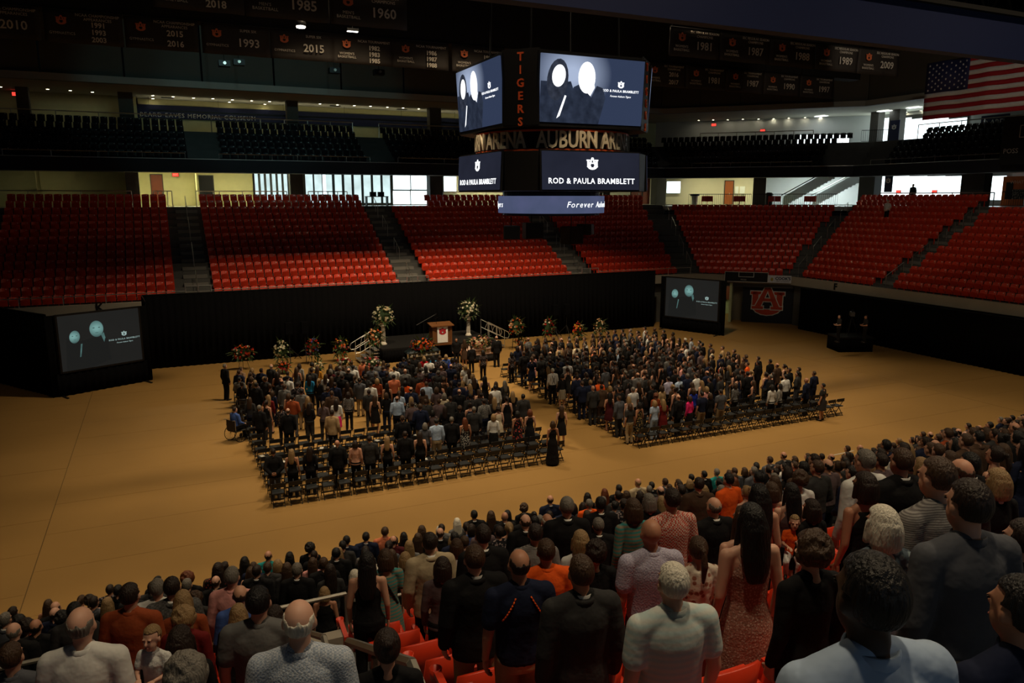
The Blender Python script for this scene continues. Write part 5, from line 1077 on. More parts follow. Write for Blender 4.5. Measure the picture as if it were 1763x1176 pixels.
def body_mesh(sex, pose, lod):
    key = ('body', sex, pose, lod)
    if key in CACHE: return CACHE[key]
    J = joints(sex, pose); mb = MB(); k = 1.0 if sex == 'm' else 0.88; hk = 1.0 if pose != 'cradled' else 1.5
    mb.loft(TORSO[sex])
    mb.cap((0,-0.012,1.43), 0.056*k, (0,0.012,1.58), 0.054*k)
    hc = HC if hk == 1 else Vector((0,0.02,1.72))
    E = lambda off, r: mb.ell(hc + Vector(off)*hk, tuple(v*hk for v in r), 16, 12)
    E((0,-0.012,0.022), (0.076,0.096,0.098)); E((0,0.022,-0.045), (0.060,0.072,0.080)); E((0,0.05,-0.085), (0.036,0.035,0.03))
    mb.cap(hc+Vector((0,0.090,0.012))*hk, 0.008*hk, hc+Vector((0,0.107,-0.022))*hk, 0.014*hk, 8)
    for s in (-1,1):
        mb.ell(hc+Vector((s*0.078,-0.004,-0.012))*hk, (0.012*hk,0.020*hk,0.032*hk), 8, 6)
        mb.ell(hc+Vector((s*0.03,0.082,0.022))*hk, (0.024*hk,0.012*hk,0.008*hk), 8, 6)
        mb.cap((s*0.03,-0.010,1.475), 0.040*k, mir(J['sh'],s)+Vector((0,0,-0.012)), 0.048*k)
        mb.cap(mir(J['sh'],s), 0.056*k, mir(J['el'],s), 0.042*k); mb.cap(mir(J['el'],s), 0.042*k, mir(J['wr'],s), 0.028*k)
        mb.cap(mir(J['hip'],s), 0.088, mir(J['kn'],s), 0.058); mb.cap(mir(J['kn'],s), 0.056, mir(J['an'],s), 0.04)
        an = mir(J['an'],s); mb.cap(an+Vector((0,-0.02,-0.045)), 0.04, an+Vector((0.01*s,0.14,-0.052)), 0.034)
    parts = [(remesh(mb, 0.012, 4, (0.45,0.12,0.05)[lod]), 0)]
    for s in (-1,1): parts.append((remesh(hand(J['wr'],J['hd'],J['pn'],s), 0.0055, 2, (0.5,0.12,0.04)[lod]), 0))
    f = MB()
    for s in (-1,1): f.ell(hc+Vector((s*0.030,0.088,0.008))*hk, (0.011*hk,0.006*hk,0.006*hk), 8, 5)
    parts.append((f.mesh('f', M_black), 1)); f = MB(); f.ell(hc+Vector((0,0.092,-0.062))*hk, (0.022*hk,0.008*hk,0.007*hk), 10, 5); parts.append((f.mesh('f', M_black), 2))
    CACHE[key] = merge('person_body', parts); return CACHE[key]
def grown(rings, g, zlo, zhi):
    return [(z, rx+g, ry+g, y) for z, rx, ry, y in rings if zlo <= z <= zhi]
def top_mesh(kind, sex, pose, lod):
    key = ('top', kind, sex, pose, lod)
    if key in CACHE: return CACHE[key]
    J = joints(sex, pose); mb = MB(); k = 1.0 if sex == 'm' else 0.88; t = TORSO[sex]
    g = {'J':0.026,'S':0.018,'P':0.018,'B':0.014,'T':0.010,'D':0.010,'L':0.010,'Q':0.012}[kind]; extra = []
    if kind == 'J': mb.loft([(0.80,t[1][1]+0.035,t[1][2]+0.03,-0.012)] + [(z,rx+g,ry+g,y) for z,rx,ry,y in t[1:-2]] + [(1.455,0.118,0.090,-0.012),(1.49,0.082,0.080,-0.008)])
    elif kind in 'SP': mb.loft([(0.97 if kind == 'S' else 0.90,t[1][1]+g,t[1][2]+g,-0.008)] + [(z,rx+g+(0.008 if z < 1.15 else 0),ry+g,y) for z,rx,ry,y in t[2:-2]] + [(1.455,0.112,0.088,-0.012),(1.488,0.076,0.076,-0.008)])
    elif kind == 'B': mb.loft([(0.88,t[1][1]+0.02,t[1][2]+0.018,-0.01)] + [(z,rx+g,ry+g,y) for z,rx,ry,y in t[2:-2]] + [(1.455,0.10,0.082,-0.012)])
    elif kind == 'T': mb.loft([(0.92,t[1][1]+0.014,t[1][2]+0.012,-0.01)] + grown(t, g, 1.0, 1.35) + [(1.42,0.115,0.085,-0.01)])
    elif kind in 'DQ': mb.loft([(0.50,0.235,0.19,-0.01),(0.70,0.215,0.165,-0.01),(0.90,0.188,0.14,-0.01)] + grown(t, g, 1.0, 1.35) + [(1.42,0.115,0.085,-0.01)])
    elif kind == 'L': mb.loft([(0.06,0.27,0.22,-0.01),(0.45,0.235,0.18,-0.01),(0.90,0.188,0.14,-0.01)] + grown(t, g, 1.0, 1.35) + [(1.42,0.115,0.085,-0.01)])
    for s in (-1,1):
        sh, el, wr = mir(J['sh'],s), mir(J['el'],s), mir(J['wr'],s)
        if kind in 'JSPBQ':
            mb.cap((s*0.035,-0.008,1.478), (0.048+g*0.6)*k, sh+Vector((0,0,-0.004)), (0.052+g)*k)
            if kind in 'JSB': mb.cap(sh, (0.056+g)*k, el, (0.044+g)*k); mb.cap(el, (0.044+g)*k, wr+(el-wr)*0.05, (0.032+g*0.8)*k)
            else: mb.cap(sh, (0.058+g)*k, sh+(el-sh)*0.62, (0.052+g)*k)
        elif kind in 'TDL': mb.cap((s*0.05,-0.012,1.46), 0.03, (s*0.105,-0.004,1.41), 0.036)
    out = remesh(mb, 0.013, 5, (0.5,0.16,0.07)[lod], name='top'); parts = [(out, 0)]
    if kind == 'J':
        c = MB(); c.lathe([(0.092,1.455),(0.088,1.49),(0.076,1.508),(0.072,1.50),(0.075,1.46)], (0,-0.010,0), 20); parts.append((c.mesh('c', M_black), 0))
    if kind in 'SP':
        c = MB(); c.lathe([(0.070,1.46),(0.078,1.475),(0.072,1.515),(0.064,1.515),(0.064,1.47)], (0,-0.006,0), 18); parts.append((c.mesh('c', M_black), 0))
    CACHE[key] = merge('top', parts); return CACHE[key]
def bottom_mesh(kind, sex, pose, lod):
    key = ('bot', kind, sex, pose, lod)
    if key in CACHE: return CACHE[key]
    J = joints(sex, pose); mb = MB(); t = TORSO[sex]
    if kind == 't':
        mb.loft([(0.84,t[0][1]+0.012,t[0][2]+0.012,-0.01),(0.95,t[1][1]+0.012,t[1][2]+0.012,-0.008),(1.03,t[2][1]+0.010,t[2][2]+0.010,0)])
        for s in (-1,1): mb.cap(mir(J['hip'],s), 0.102, mir(J['kn'],s), 0.074); mb.cap(mir(J['kn'],s), 0.074, mir(J['an'],s)+Vector((0,0,-0.01)), 0.062)
    else: mb.loft([(0.52,0.205,0.165,-0.01),(0.75,0.198,0.155,-0.01),(0.95,t[1][1]+0.012,t[1][2]+0.012,-0.01),(1.06,t[2][1]+0.012,t[2][2]+0.012,0)])
    out = remesh(mb, 0.014, 3, (0.5,0.16,0.07)[lod]); f = MB()
    for s in (-1,1): an = mir(J['an'],s); f.cap(an+Vector((0,-0.03,-0.045)), 0.046, an+Vector((0.012*s,0.16,-0.055)), 0.036, 10)
    CACHE[key] = merge('bottom', [(out, 0), (f.mesh('f', M_black), 1)] if kind == 't' else [(out, 0)]); return CACHE[key]
SHOE = [MB().cap((s*0.105,-0.05,0.045), 0.046, (s*0.117,0.14,0.037), 0.036, 10).mesh('shoe', M_shoe_, True) for M_shoe_ in (mat('black_leather', (0.012,0.011,0.010), 0.35),) for s in (-1,1)]
def hair_mesh(kind, lod):
    key = ('hair', kind, lod)
    if key in CACHE: return CACHE[key]
    mb = MB(); r_ = random.Random(5)
    def capshell(rx, ry, rz, off, keep):                       # thick cap following the skull, trimmed at the hairline
        c = HC + Vector(off); nu, nv = 28, 18; vs = []; idx = {}
        pts = {}
        for j in range(nv+1):
            for i in range(nu):
                ph = math.pi*j/nv; th = 2*math.pi*i/nu; pts[j,i] = Vector((rx*math.sin(ph)*math.cos(th), ry*math.sin(ph)*math.sin(th), rz*math.cos(ph)))
        fs = []; ok = {q: keep(p) for q, p in pts.items()}
        outer = {}; 
        def vid(q, inner):
            kk = (q, inner)
            if kk not in idx: idx[kk] = len(vs); vs.append(tuple(c + pts[q]*(0.86 if inner else 1.0)))
            return idx[kk]
        faces = []
        for j in range(nv):
            for i in range(nu):
                qs = [(j,i),(j+1,i),(j+1,(i+1)%nu),(j,(i+1)%nu)]
                if all(ok[q] for q in qs): faces.append(qs)
        ed = {}
        for qs in faces:
            fs.append(tuple(vid(q,0) for q in qs)); fs.append(tuple(vid(q,1) for q in reversed(qs)))
            for a, b in zip(qs, qs[1:]+qs[:1]): ed[(a,b)] = 1
        for (a,b) in ed:
            if (b,a) not in ed: fs.append((vid(b,0),vid(a,0),vid(a,1),vid(b,1)))
        mb.add(vs, fs)
    full = lambda p: not (p.y > 0.035 and p.z < 0.048) and p.z > -0.075 and not (abs(p.x) > 0.06 and p.z < -0.01 and p.y > -0.02)
    if kind == 's': capshell(0.085,0.105,0.109,(0,-0.014,0.023), full)
    elif kind == 'b': capshell(0.0795,0.0995,0.103,(0,-0.0125,0.020), lambda p: p.z < 0.040 + 0.016*math.sin(p.x*90+1) and p.z > -0.075 and p.y < 0.02 and not (abs(p.x) > 0.06 and p.z < -0.02 and p.y > -0.03))
    elif kind in 'lpu': capshell(0.090,0.113,0.114,(0,-0.016,0.024), lambda p: not (p.y > 0.045 and p.z < 0.06) and p.z > -0.10)
    elif kind == 'o': capshell(0.094,0.116,0.118,(0,-0.018,0.022), lambda p: not (p.y > 0.045 and p.z < 0.055) and p.z > -0.11)
    elif kind == 'c': capshell(0.096,0.118,0.118,(0,-0.018,0.022), lambda p: not (p.y > 0.04 and p.z < 0.05) and p.z > -0.10)
    if kind == 'l':
        mb.loft([(1.25,0.062,0.028,-0.115),(1.32,0.090,0.038,-0.110),(1.42,0.102,0.045,-0.098),(1.52,0.106,0.062,-0.070),(1.62,0.098,0.075,-0.050),(1.68,0.080,0.07,-0.035)])
        for s in (-1,1): mb.cap((s*0.080,0.012,1.66),0.020,(s*0.092,0.01,1.45),0.022)
    elif kind == 'o':
        mb.loft([(1.495,0.092,0.060,-0.050),(1.54,0.108,0.080,-0.046),(1.62,0.106,0.090,-0.036),(1.68,0.09,0.09,-0.03)])
        for s in (-1,1): mb.cap((s*0.086,0.02,1.66),0.020,(s*0.092,0.025,1.54),0.022)
    elif kind == 'p':
        mb.ell((0,-0.125,1.68),(0.03,0.03,0.03)); mb.cap((0,-0.135,1.67),0.026,(0,-0.165,1.55),0.034); mb.cap((0,-0.165,1.55),0.034,(0,-0.15,1.38),0.016)
    elif kind == 'u': mb.ell((0,-0.10,1.74),(0.055,0.055,0.05)); mb.ell((0,-0.12,1.69),(0.05,0.04,0.04))
    elif kind == 'c':
        for i in range(90):
            z = r_.uniform(-0.6,1); a = r_.uniform(math.pi*0.92, math.pi*2.08); s = math.sqrt(1-z*z); d = Vector((s*math.cos(a), s*math.sin(a), z))
            mb.ell(HC+Vector((d.x*0.094, d.y*0.114-0.018, d.z*0.112+0.02)), (0.026,)*3, 8, 6)
    CACHE[key] = remesh(mb, 0.0075 if kind == 'b' else 0.009, 4 if kind == 'b' else 3, (0.5,0.15,0.07)[lod], name='hair'); CACHE[key].materials.append(M_black); return CACHE[key]
collar_me = MB().lathe([(0.064,1.462),(0.070,1.475),(0.066,1.520),(0.060,1.520),(0.058,1.47)], (0,-0.006,0), 18).mesh('shirt_collar', mat('white_collar', (0.72,0.71,0.68), 0.6), True)
# palettes
SK = [mat('skin_%d' % i, c, 0.5, noise=0.06, scale=8, spec=0.35) for i, c in enumerate([(0.56,0.30,0.20),(0.50,0.25,0.16),(0.60,0.34,0.24),(0.42,0.20,0.12),(0.085,0.040,0.024),(0.035,0.018,0.012)])]
M_eye, M_lip, M_shoe = mat('eye_dark', (0.02,0.015,0.012), 0.3), mat('lip_tone', (0.30,0.10,0.08), 0.5), mat('black_leather', (0.012,0.011,0.010), 0.35)
HAIR = {k: mat('hair_'+n, c, 0.5, noise=0.35, scale=26, bump=0.6, spec=0.35, stretch=(3,3,0.5)) for k, n, c in (('k','black',(0.008,0.007,0.007)),('d','dark_brown',(0.018,0.010,0.007)),('n','brown',(0.048,0.025,0.013)),('r','red',(0.13,0.035,0.012)),('y','blonde',(0.26,0.165,0.075)),('g','grey',(0.15,0.135,0.115)),('w','white',(0.62,0.58,0.49)))}
CL = dict(black=(0.008,0.008,0.009), charcoal=(0.030,0.030,0.031), navy=(0.009,0.013,0.034), grey=(0.13,0.13,0.13), slate=(0.075,0.08,0.095), white=(0.62,0.62,0.60), cream=(0.60,0.52,0.38), tan=(0.40,0.27,0.14), khaki=(0.34,0.25,0.14), beige=(0.42,0.34,0.22), ltblue=(0.34,0.44,0.60), blue=(0.05,0.10,0.32), royal=(0.012,0.030,0.30), teal=(0.02,0.24,0.24), brblue=(0.02,0.20,0.42), red=(0.45,0.012,0.020), darkred=(0.13,0.010,0.010), maroon=(0.06,0.008,0.012), orange=(0.75,0.10,0.012), salmon=(0.60,0.18,0.09), rust=(0.26,0.055,0.018), pink=(0.65,0.30,0.28), hotpink=(0.75,0.025,0.18), coral=(0.65,0.10,0.07), mustard=(0.45,0.20,0.02), lavender=(0.40,0.38,0.52), mauve=(0.10,0.070,0.075), brown=(0.06,0.035,0.022), peach=(0.50,0.26,0.18), mint=(0.52,0.62,0.58))
CNAME = dict(ltblue='light blue', brblue='bright blue', royal='royal blue', darkred='dark red', hotpink='hot pink')
def cloth(c):
    if c in CL: return mat('cloth_'+c, CL[c], 0.85, noise=0.15, scale=6, bump=0.8, spec=0.15)
    P = {'bwfloral': ('floral', (0.60,0.58,0.52), (0.010,0.010,0.011), 26), 'darkfloral': ('floral', (0.25,0.20,0.20), (0.012,0.012,0.016), 22), 'redfloral': ('floral', (0.45,0.06,0.05), (0.010,0.009,0.010), 14), 'creamfloral': ('floral', (0.30,0.12,0.08), (0.62,0.55,0.45), 16), 'yellowfloral': ('floral', (0.50,0.36,0.12), (0.010,0.010,0.012), 18), 'pinkpattern': ('floral', (0.55,0.25,0.28), (0.55,0.52,0.50), 20), 'tealpattern': ('stripe', (0.03,0.22,0.22), (0.22,0.17,0.11), 7), 'bwstripe': ('stripe', (0.012,0.012,0.013), (0.55,0.54,0.50), 9), 'darkstripe': ('vstripe', (0.012,0.011,0.013), (0.16,0.06,0.05), 7), 'bluecheck': ('check', (0.30,0.36,0.46), (0.50,0.54,0.60), 90), 'redcheck': ('check', (0.42,0.05,0.03), (0.55,0.42,0.36), 60), 'lavcheck': ('check', (0.36,0.34,0.46), (0.46,0.44,0.55), 70), 'plaid': ('check', (0.20,0.12,0.08), (0.34,0.22,0.14), 34), 'greyplaid': ('check', (0.06,0.06,0.06), (0.10,0.10,0.10), 40), 'whiteplaid': ('check', (0.30,0.30,0.32), (0.60,0.60,0.58), 34), 'paleblock': ('stripe', (0.46,0.58,0.58), (0.58,0.60,0.56), 8), 'greystripe': ('stripe', (0.10,0.09,0.09), (0.26,0.25,0.24), 26), 'lacepeach': ('floral', (0.50,0.36,0.30), (0.32,0.16,0.12), 60), 'bwcheck': ('check', (0.02,0.02,0.02), (0.50,0.49,0.46), 44), 'bluefloral': ('floral', (0.34,0.42,0.45), (0.09,0.12,0.15), 18), 'striped_skirt': ('vstripe', (0.012,0.012,0.012), (0.42,0.36,0.26), 6), 'redblack': ('floral', (0.35,0.05,0.03), (0.012,0.010,0.010), 24), 'greyprint': ('floral', (0.30,0.29,0.28), (0.10,0.10,0.10), 26)}
    k, a, b, sc = P[c]; return mat('cloth_'+c, a, 0.85, kind=k, col2=b, scale=sc, bump=0.3, spec=0.15)
PNAME = dict(bwfloral='black and white floral', darkfloral='dark floral', redfloral='red and black floral', creamfloral='cream floral', yellowfloral='black and yellow floral', pinkpattern='pink and white patterned', tealpattern='teal patterned', bwstripe='black and white striped', darkstripe='dark striped', bluecheck='blue and white checked', redcheck='red and white checked', lavcheck='lavender checked', plaid='brown plaid', greyplaid='grey plaid', whiteplaid='white plaid', paleblock='pale striped', greystripe='grey striped', lacepeach='peach lace', bwcheck='black and white checked', bluefloral='blue-grey floral', striped_skirt='striped', redblack='red and black', greyprint='grey print')
GN = {'J':'jacket','S':'shirt','P':'short-sleeved shirt','B':'top','T':'sleeveless top','D':'dress','Q':'dress','L':'long dress'}
def cname(c): return PNAME.get(c) or CNAME.get(c) or c
N_P = [0]
def add_person(x, y, z, h, yaw, spec, lod=0, dz=0.0):
    """spec: sex hair haircolour top topcolour bottomcolour [pose] [skin index]"""
    t = spec.split(); sex, hk, hc_, tk, tcl, bcl = t[:6]; pose = 'side'; sk = None
    for q in t[6:]:
        if q.isdigit(): sk = int(q)
        elif q != 'skirt': pose = q
    N_P[0] += 1; r_ = random.Random(N_P[0]*13 + 5)
    skin = SK[sk] if sk is not None else SK[r_.choice((0,0,1,2,2,3))]
    k = h/1.765
    o = link('person', body_mesh(sex, pose, lod), loc=(x, y, z + dz)); o.rotation_euler = (0, 0, yaw); o.scale = (k*(1.0+r_.uniform(-0.02,0.06)), k, k)
    for i, m in enumerate((skin, M_eye, M_lip)): o.material_slots[i].link = 'OBJECT'; o.material_slots[i].material = m
    def child(nm, me, ms):
        c = link(nm, me, o)
        for i, m in enumerate(ms): c.material_slots[i].link = 'OBJECT'; c.material_slots[i].material = m
        return c
    child({'J':'jacket','S':'shirt','P':'shirt','B':'blouse','T':'top','D':'dress','Q':'dress','L':'dress'}[tk], top_mesh(tk, sex, pose, lod), (cloth(tcl),))
    if tk not in 'DQL': child('skirt' if 'skirt' in t else 'trousers', bottom_mesh('k' if 'skirt' in t else 't', sex, pose, lod), (cloth(bcl), M_shoe) if 'skirt' not in t else (cloth(bcl),))
    if (tk in 'DQ' or 'skirt' in t) and pose != 'cradled':
        for me in SHOE: link('shoe', me, o)
    if hk != '0': child('hair', hair_mesh(hk, lod), (HAIR[hc_],))
    if tk == 'J' and sex == 'm' and lod == 0: link('shirt_collar', collar_me, o)
    o['_d'] = '%s %s' % (cname(tcl), GN[tk]) + ('' if tk in 'DQL' else (' and %s %s' % (cname(bcl), 'skirt' if 'skirt' in t else 'trousers')))
    return o
CROWD = []
def crowd_person(x, y, z, h, yaw, spec):
    """one of the many: joined into the crowd object"""
    t = spec.split(); sex, hk, hc_, tk, tcl, bcl = t[:6]; pose = 'side'
    for q in t[6:]:
        if q != 'skirt': pose = q
    N_P[0] += 1; r_ = random.Random(N_P[0]*13 + 5); k = h/1.765
    M = T((x, y, z)) @ Matrix.Rotation(yaw, 4, 'Z') @ Matrix.Scale(k, 4)
    skin = SK[r_.choice((0,0,1,2,2,3))]
    CROWD.append((M, body_mesh(sex, pose, 2), (skin, M_eye, M_lip))); CROWD.append((M, top_mesh(tk, sex, pose, 2), (cloth(tcl),)))
    if tk not in 'DQL': CROWD.append((M, bottom_mesh('t', sex, pose, 2), (cloth(bcl), M_shoe)))
    if hk != '0': CROWD.append((M, hair_mesh(hk, 2), (HAIR[hc_],)))
def build_crowd():
    import numpy as np
    V = []; LT = []; LS = []; MI = []; nv = 0; slots = {}; cache = {}
    for M, me, ms in CROWD:
        if me.name not in cache:
            n = len(me.vertices); co = np.empty(n*3, np.float32); me.vertices.foreach_get('co', co)
            li = np.empty(len(me.loops), np.int32); me.loops.foreach_get('vertex_index', li); lt = np.empty(len(me.polygons), np.int32); me.polygons.foreach_get('loop_total', lt); mi = np.empty(len(me.polygons), np.int32); me.polygons.foreach_get('material_index', mi)
            cache[me.name] = (co.reshape(-1,3), li, lt, mi)
        co, li, lt, mi = cache[me.name]; A_ = np.array(M, np.float32)
        V.append(co @ A_[:3,:3].T + A_[:3,3]); LT.append(lt); LS.append(li + nv); nv += len(co)
        sl = np.array([slots.setdefault(m.name, len(slots)) for m in ms], np.int32); MI.append(sl[np.minimum(mi, len(sl)-1)])
    V = np.concatenate(V); LT = np.concatenate(LT); LS = np.concatenate(LS); MI = np.concatenate(MI)
    me = bpy.data.meshes.new('crowd'); me.vertices.add(len(V)); me.vertices.foreach_set('co', V.ravel()); me.loops.add(len(LS)); me.loops.foreach_set('vertex_index', LS)
    me.polygons.add(len(LT)); me.polygons.foreach_set('loop_start', np.concatenate(([0], np.cumsum(LT)[:-1])).astype(np.int32)); me.polygons.foreach_set('loop_total', LT)
    for m in slots: me.materials.append(bpy.data.materials[m])
    me.polygons.foreach_set('material_index', MI); me.polygons.foreach_set('use_smooth', np.ones(len(LT), bool)); me.update(calc_edges=True); me.validate()
    o = link('crowd', me); tag(o, 'dense standing crowd in mostly dark clothes filling the chair blocks and risers', 'crowd'); o['kind'] = 'stuff'; print('crowd tris', len(LT), len(V))
def rnd_spec(r_, dark=0.78):
    m = r_.random() < 0.5
    tc = r_.choice(['black']*6+['charcoal']*4+['navy']*4+['slate','grey','brown','darkfloral','mauve']) if r_.random() < dark else r_.choice(['white','white','white','ltblue','ltblue','grey','grey','tan','cream','salmon','greyprint','greyprint','pink','beige','rust','blue','bwfloral','maroon','whiteplaid','orange'])
    bc = r_.choice(['black','black','charcoal','navy','slate','khaki' if m else 'black'])
    pose = r_.choice(['side','front','front'])
    if m: return 'm %s %s %s %s %s %s' % (r_.choice('ssssssb'), r_.choice('kkdddnng'), r_.choice('JJJS') if tc in ('black','charcoal','navy','slate','grey','brown','tan') else r_.choice('SSP'), tc, bc, pose)
    return 'w %s %s %s %s %s %s' % (r_.choice('lllloocpu'), r_.choice('kkdddnnny'), r_.choice('BBTDQ'), tc, bc, pose)
def back_strip(o, sex, pts, w_, m, nm, g=0.024):
    """thin band lying on the back of a garment through points (x, z)"""
    t = TORSO[sex]; out = []; mb = MB()
    for (x0, z0), (x1, z1) in zip(pts, pts[1:]):
        for q in range(9):
            x, z = x0+(x1-x0)*q/8, z0+(z1-z0)*q/8
            for a, b in zip(t, t[1:]):
                if a[0] <= z <= b[0]: f = (z-a[0])/(b[0]-a[0]); rx, ry, y0 = [a[k]+(b[k]-a[k])*f for k in (1,2,3)]; break
            else: rx, ry, y0 = t[-2][1:4]
            out.append((x, y0-(ry+g)*math.sqrt(max(0.05, 1-(x/(rx+g))**2)), z))
    mb.path(out, w_, 5); link(nm, mb.mesh(nm, m, True), o)
LAB = []                                                       # (object, where, row, order key)
def face_to(x, y, tx=15.0, ty=44.0): return -math.atan2(tx-x, ty-y)
# ------------------------------------------------------------------ near stand, read from the photograph
def tile(base, items):
    for ln in items.strip().split('\n'):
        a, s_ = ln.strip().split(' ', 1); v = [float(q) for q in a.split(',')]
        yield base[0] + v[0]/2.938, base[1] + v[1]/2.938, (v[2]/2.938 if len(v) > 2 else 0), s_
A = '''60,790 m s d J charcoal black
20,820 m s g J slate black
62,872 m b g J black black
130,850 w c d B redblack black
45,975,125 m s n S slate black
210,862,135 m s k S slate black
235,826 w c k B black black
370,768,80 m s k J charcoal black
395,793,150 m b g S white black
540,745 w l y B black black
648,672,100 m s d S rust black
700,760 m s k J black black
790,650,72 m s g S white black
864,640,90 m s d J greyplaid black
945,612,62 w c r B black black
942,648,58 m s g J black black
1012,648,54 m b n J black black
1100,568,62 w l d B redblack black
1168,588,88 m s g S pink black
1235,537 w l k B black black
1355,507 m b n P teal black
1382,528 w l k B black black
1296,578 m s d J black black
1450,568 w l n B charcoal black
1500,568 m s g J black black
1500,478 w c k B black black
1580,542 w l n B pink black
1640,503 m s k J black black
1712,490 w l y B orange black
1752,430 m s k J navy black
1640,703 w o y T black black
1762,610 w l w B black black
920,710,110 w l y B rust black
985,712 w c n B charcoal black
925,788,120 w c y B darkred black
975,870,120 w l y B black black
905,893,165 w o d B black black hold
930,1030,210 w c g B beige black
1212,682,95 m b n S blue black
1300,690,135 m s k P grey khaki
1385,790,135 w l d T redblack black
1505,757,205 m b w S bluecheck black
1565,1090,170 w u d B black black
1152,720,70 w l n B black black
1210,795 w c n B black black'''
B = '''50,430 m s k J navy black
110,410 m s n S salmon black
185,442 w l k B black black
235,415 w l n B charcoal black
310,420 w o w B black black
357,388 w l w B grey black
410,418 w l n B black black
455,345 m s k J black black
522,390 m b n J black black
562,345 w l n B black black
655,340 w l k B black black
748,303 w c n B black black
850,310 m 0 k J black black 3
470,415,85 m s d J beige navy
365,455 w l y B grey black
345,515 w o y T black black
410,497 m 0 n S grey black
605,447,75 w o n B white black
740,375,95 m s d J black black
955,322,58 m b n J black black
1002,330 m s k J black black
1065,318,72 m b w J black black
1005,370,90 m s d S greystripe black
1080,225 m b n J navy black
1165,233,78 m s g J black black
1268,213 w l k B black black
1278,245 m s g J orange black
1335,233,60 m s k J black black
1355,192 w l r B black black
1420,173 m s k J black black
1465,203 w o n B pink black
1525,133 m b y J beige black
1550,165 m s k J black black
1600,150 m s n J slate black
1620,165 w o n B pink black
1665,142 m s k J black black
1270,350,74 m s g J black black
1500,243,95 w o n B tealpattern black
1580,218,78 w o g B black black
1645,230 w l y B charcoal black
1700,190,95 m s d S redcheck navy
1235,405,100 w o y B white black
1310,455,110 w c d B black black
1500,360,72 m s d P orange navy
1595,345,118 m 0 n P lavcheck darkred 3
245,500,90 w o n Q tealpattern black
150,515,100 w l k T black black
552,537,98 w o d B mauve black
697,478,112 m s n J black khaki
925,498,124 m b d P navy khaki
1060,448,108 m s n P orange navy
1240,530,165 m s n J charcoal black
1590,540,110 w p n B creamfloral black
1710,570,205 m s w P paleblock khaki
70,605 w l w B black black'''
C = '''45,120 m s k J black black
72,145 w o y B black black
140,103 m s g P teal black
222,107 w l n B black black
300,85 m s n S slate black
350,85 w o n B charcoal black
375,65 m s k J black black
410,62 m s k J black black
480,28 m s n J slate black
550,2 m b n J charcoal black
590,30 w o n B charcoal black
145,175 w o y T slate black
235,175 w o g B grey black
200,235,86 m b g J black black
300,135 w l r B rust black
400,80 m s g J slate black
437,115 m s k J black black
425,170,105 w l k T black black
490,160,80 w o n T coral black
590,165,92 w l k T mauve black
630,100,82 w c n B white black
700,150 w l y B black black
780,105 m b n J black black
865,125 w o g B black black
970,-20,88 m s g S white black
1155,-14,110 m s n J black black
990,105,130 w o d T black black
1345,32,150 m s n S greystripe black
1460,38,110 m b n J charcoal black
1500,8,90 m s k J black black
1640,93,140 w o y B black black
1510,145,200 m s d S slate khaki
1110,270,205 w o w Q bluefloral black
390,270,150 w l k D lacepeach black
160,325,145 w l n T darkstripe black
690,285,105 w o d B black black
700,410,215 w c n B black black
1025,525,310 m s k S ltblue black 5
1745,360,170 m s d J black black
1790,640,190 m s k P navy navy front 3'''
taken = []
near_rows = [('F', i, Y, z) for i, (Y, z) in enumerate(FR)] + [('N', j, Y+0.05, z) for j, (Y, z) in enumerate(NR)]
def put_near(px_, py_, w_, spec, lod=0):
    sex = spec[0]; h0 = 1.76 if sex == 'm' else 1.66
    best = None
    for (kd, j, Y, z) in near_rows:
        p = aty(px_, py_, Y); hgt = p[2] - z
        if not (1.25 if kd == 'F' else 1.40) < hgt < 2.02: continue
        cost = ((hgt-h0)/0.09)**2
        if w_:
            dep = 0.178*(1.12 if spec.split()[1] in 'locp' else 1.0)*F_PX/w_; cost = ((hgt-h0)/0.16)**2 + ((depth_of(p[0],Y)-dep)/(0.10*dep+0.15))**2*1.5
        elif kd == 'N': cost += 40
        if best is None or cost < best[0]: best = (cost, kd, j, p[0], Y, z, hgt)
    if not best: print('no row', px_, py_, spec); return None
    _, kd, j, x, Y, z, hgt = best
    hgt = min(1.93, max(1.50 if kd == 'N' else 1.38, hgt))
    for (a, b, c_) in taken:
        if c_ == (kd, j) and abs(a-x) < 0.46: x = a + (0.46 if x >= a else -0.46)
    taken.append((x, Y, (kd, j)))
    o = add_person(x, Y, z, hgt, face_to(x, Y)*0.6 + rnd.uniform(-0.12,0.12), spec, lod); LAB.append((o, kd, j, x)); return o
for base, it in (((0,776),A),((580,776),B),((1163,776),C)):
    for (px_, py_, w_, s_) in tile(base, it):
        o = put_near(px_, py_, w_, s_)
        if o and s_.startswith('m b d P navy'):
            for s in (-1,1): back_strip(o, 'm', [(s*0.055,1.44),(s*0.15,1.27)], 0.006, cloth('orange'), 'orange_piping')
        if o and s_.startswith('w o n Q teal'): back_strip(o, 'w', [(-0.06,1.44),(0.13,1.02)], 0.014, cloth('black'), 'bag_strap', 0.018)
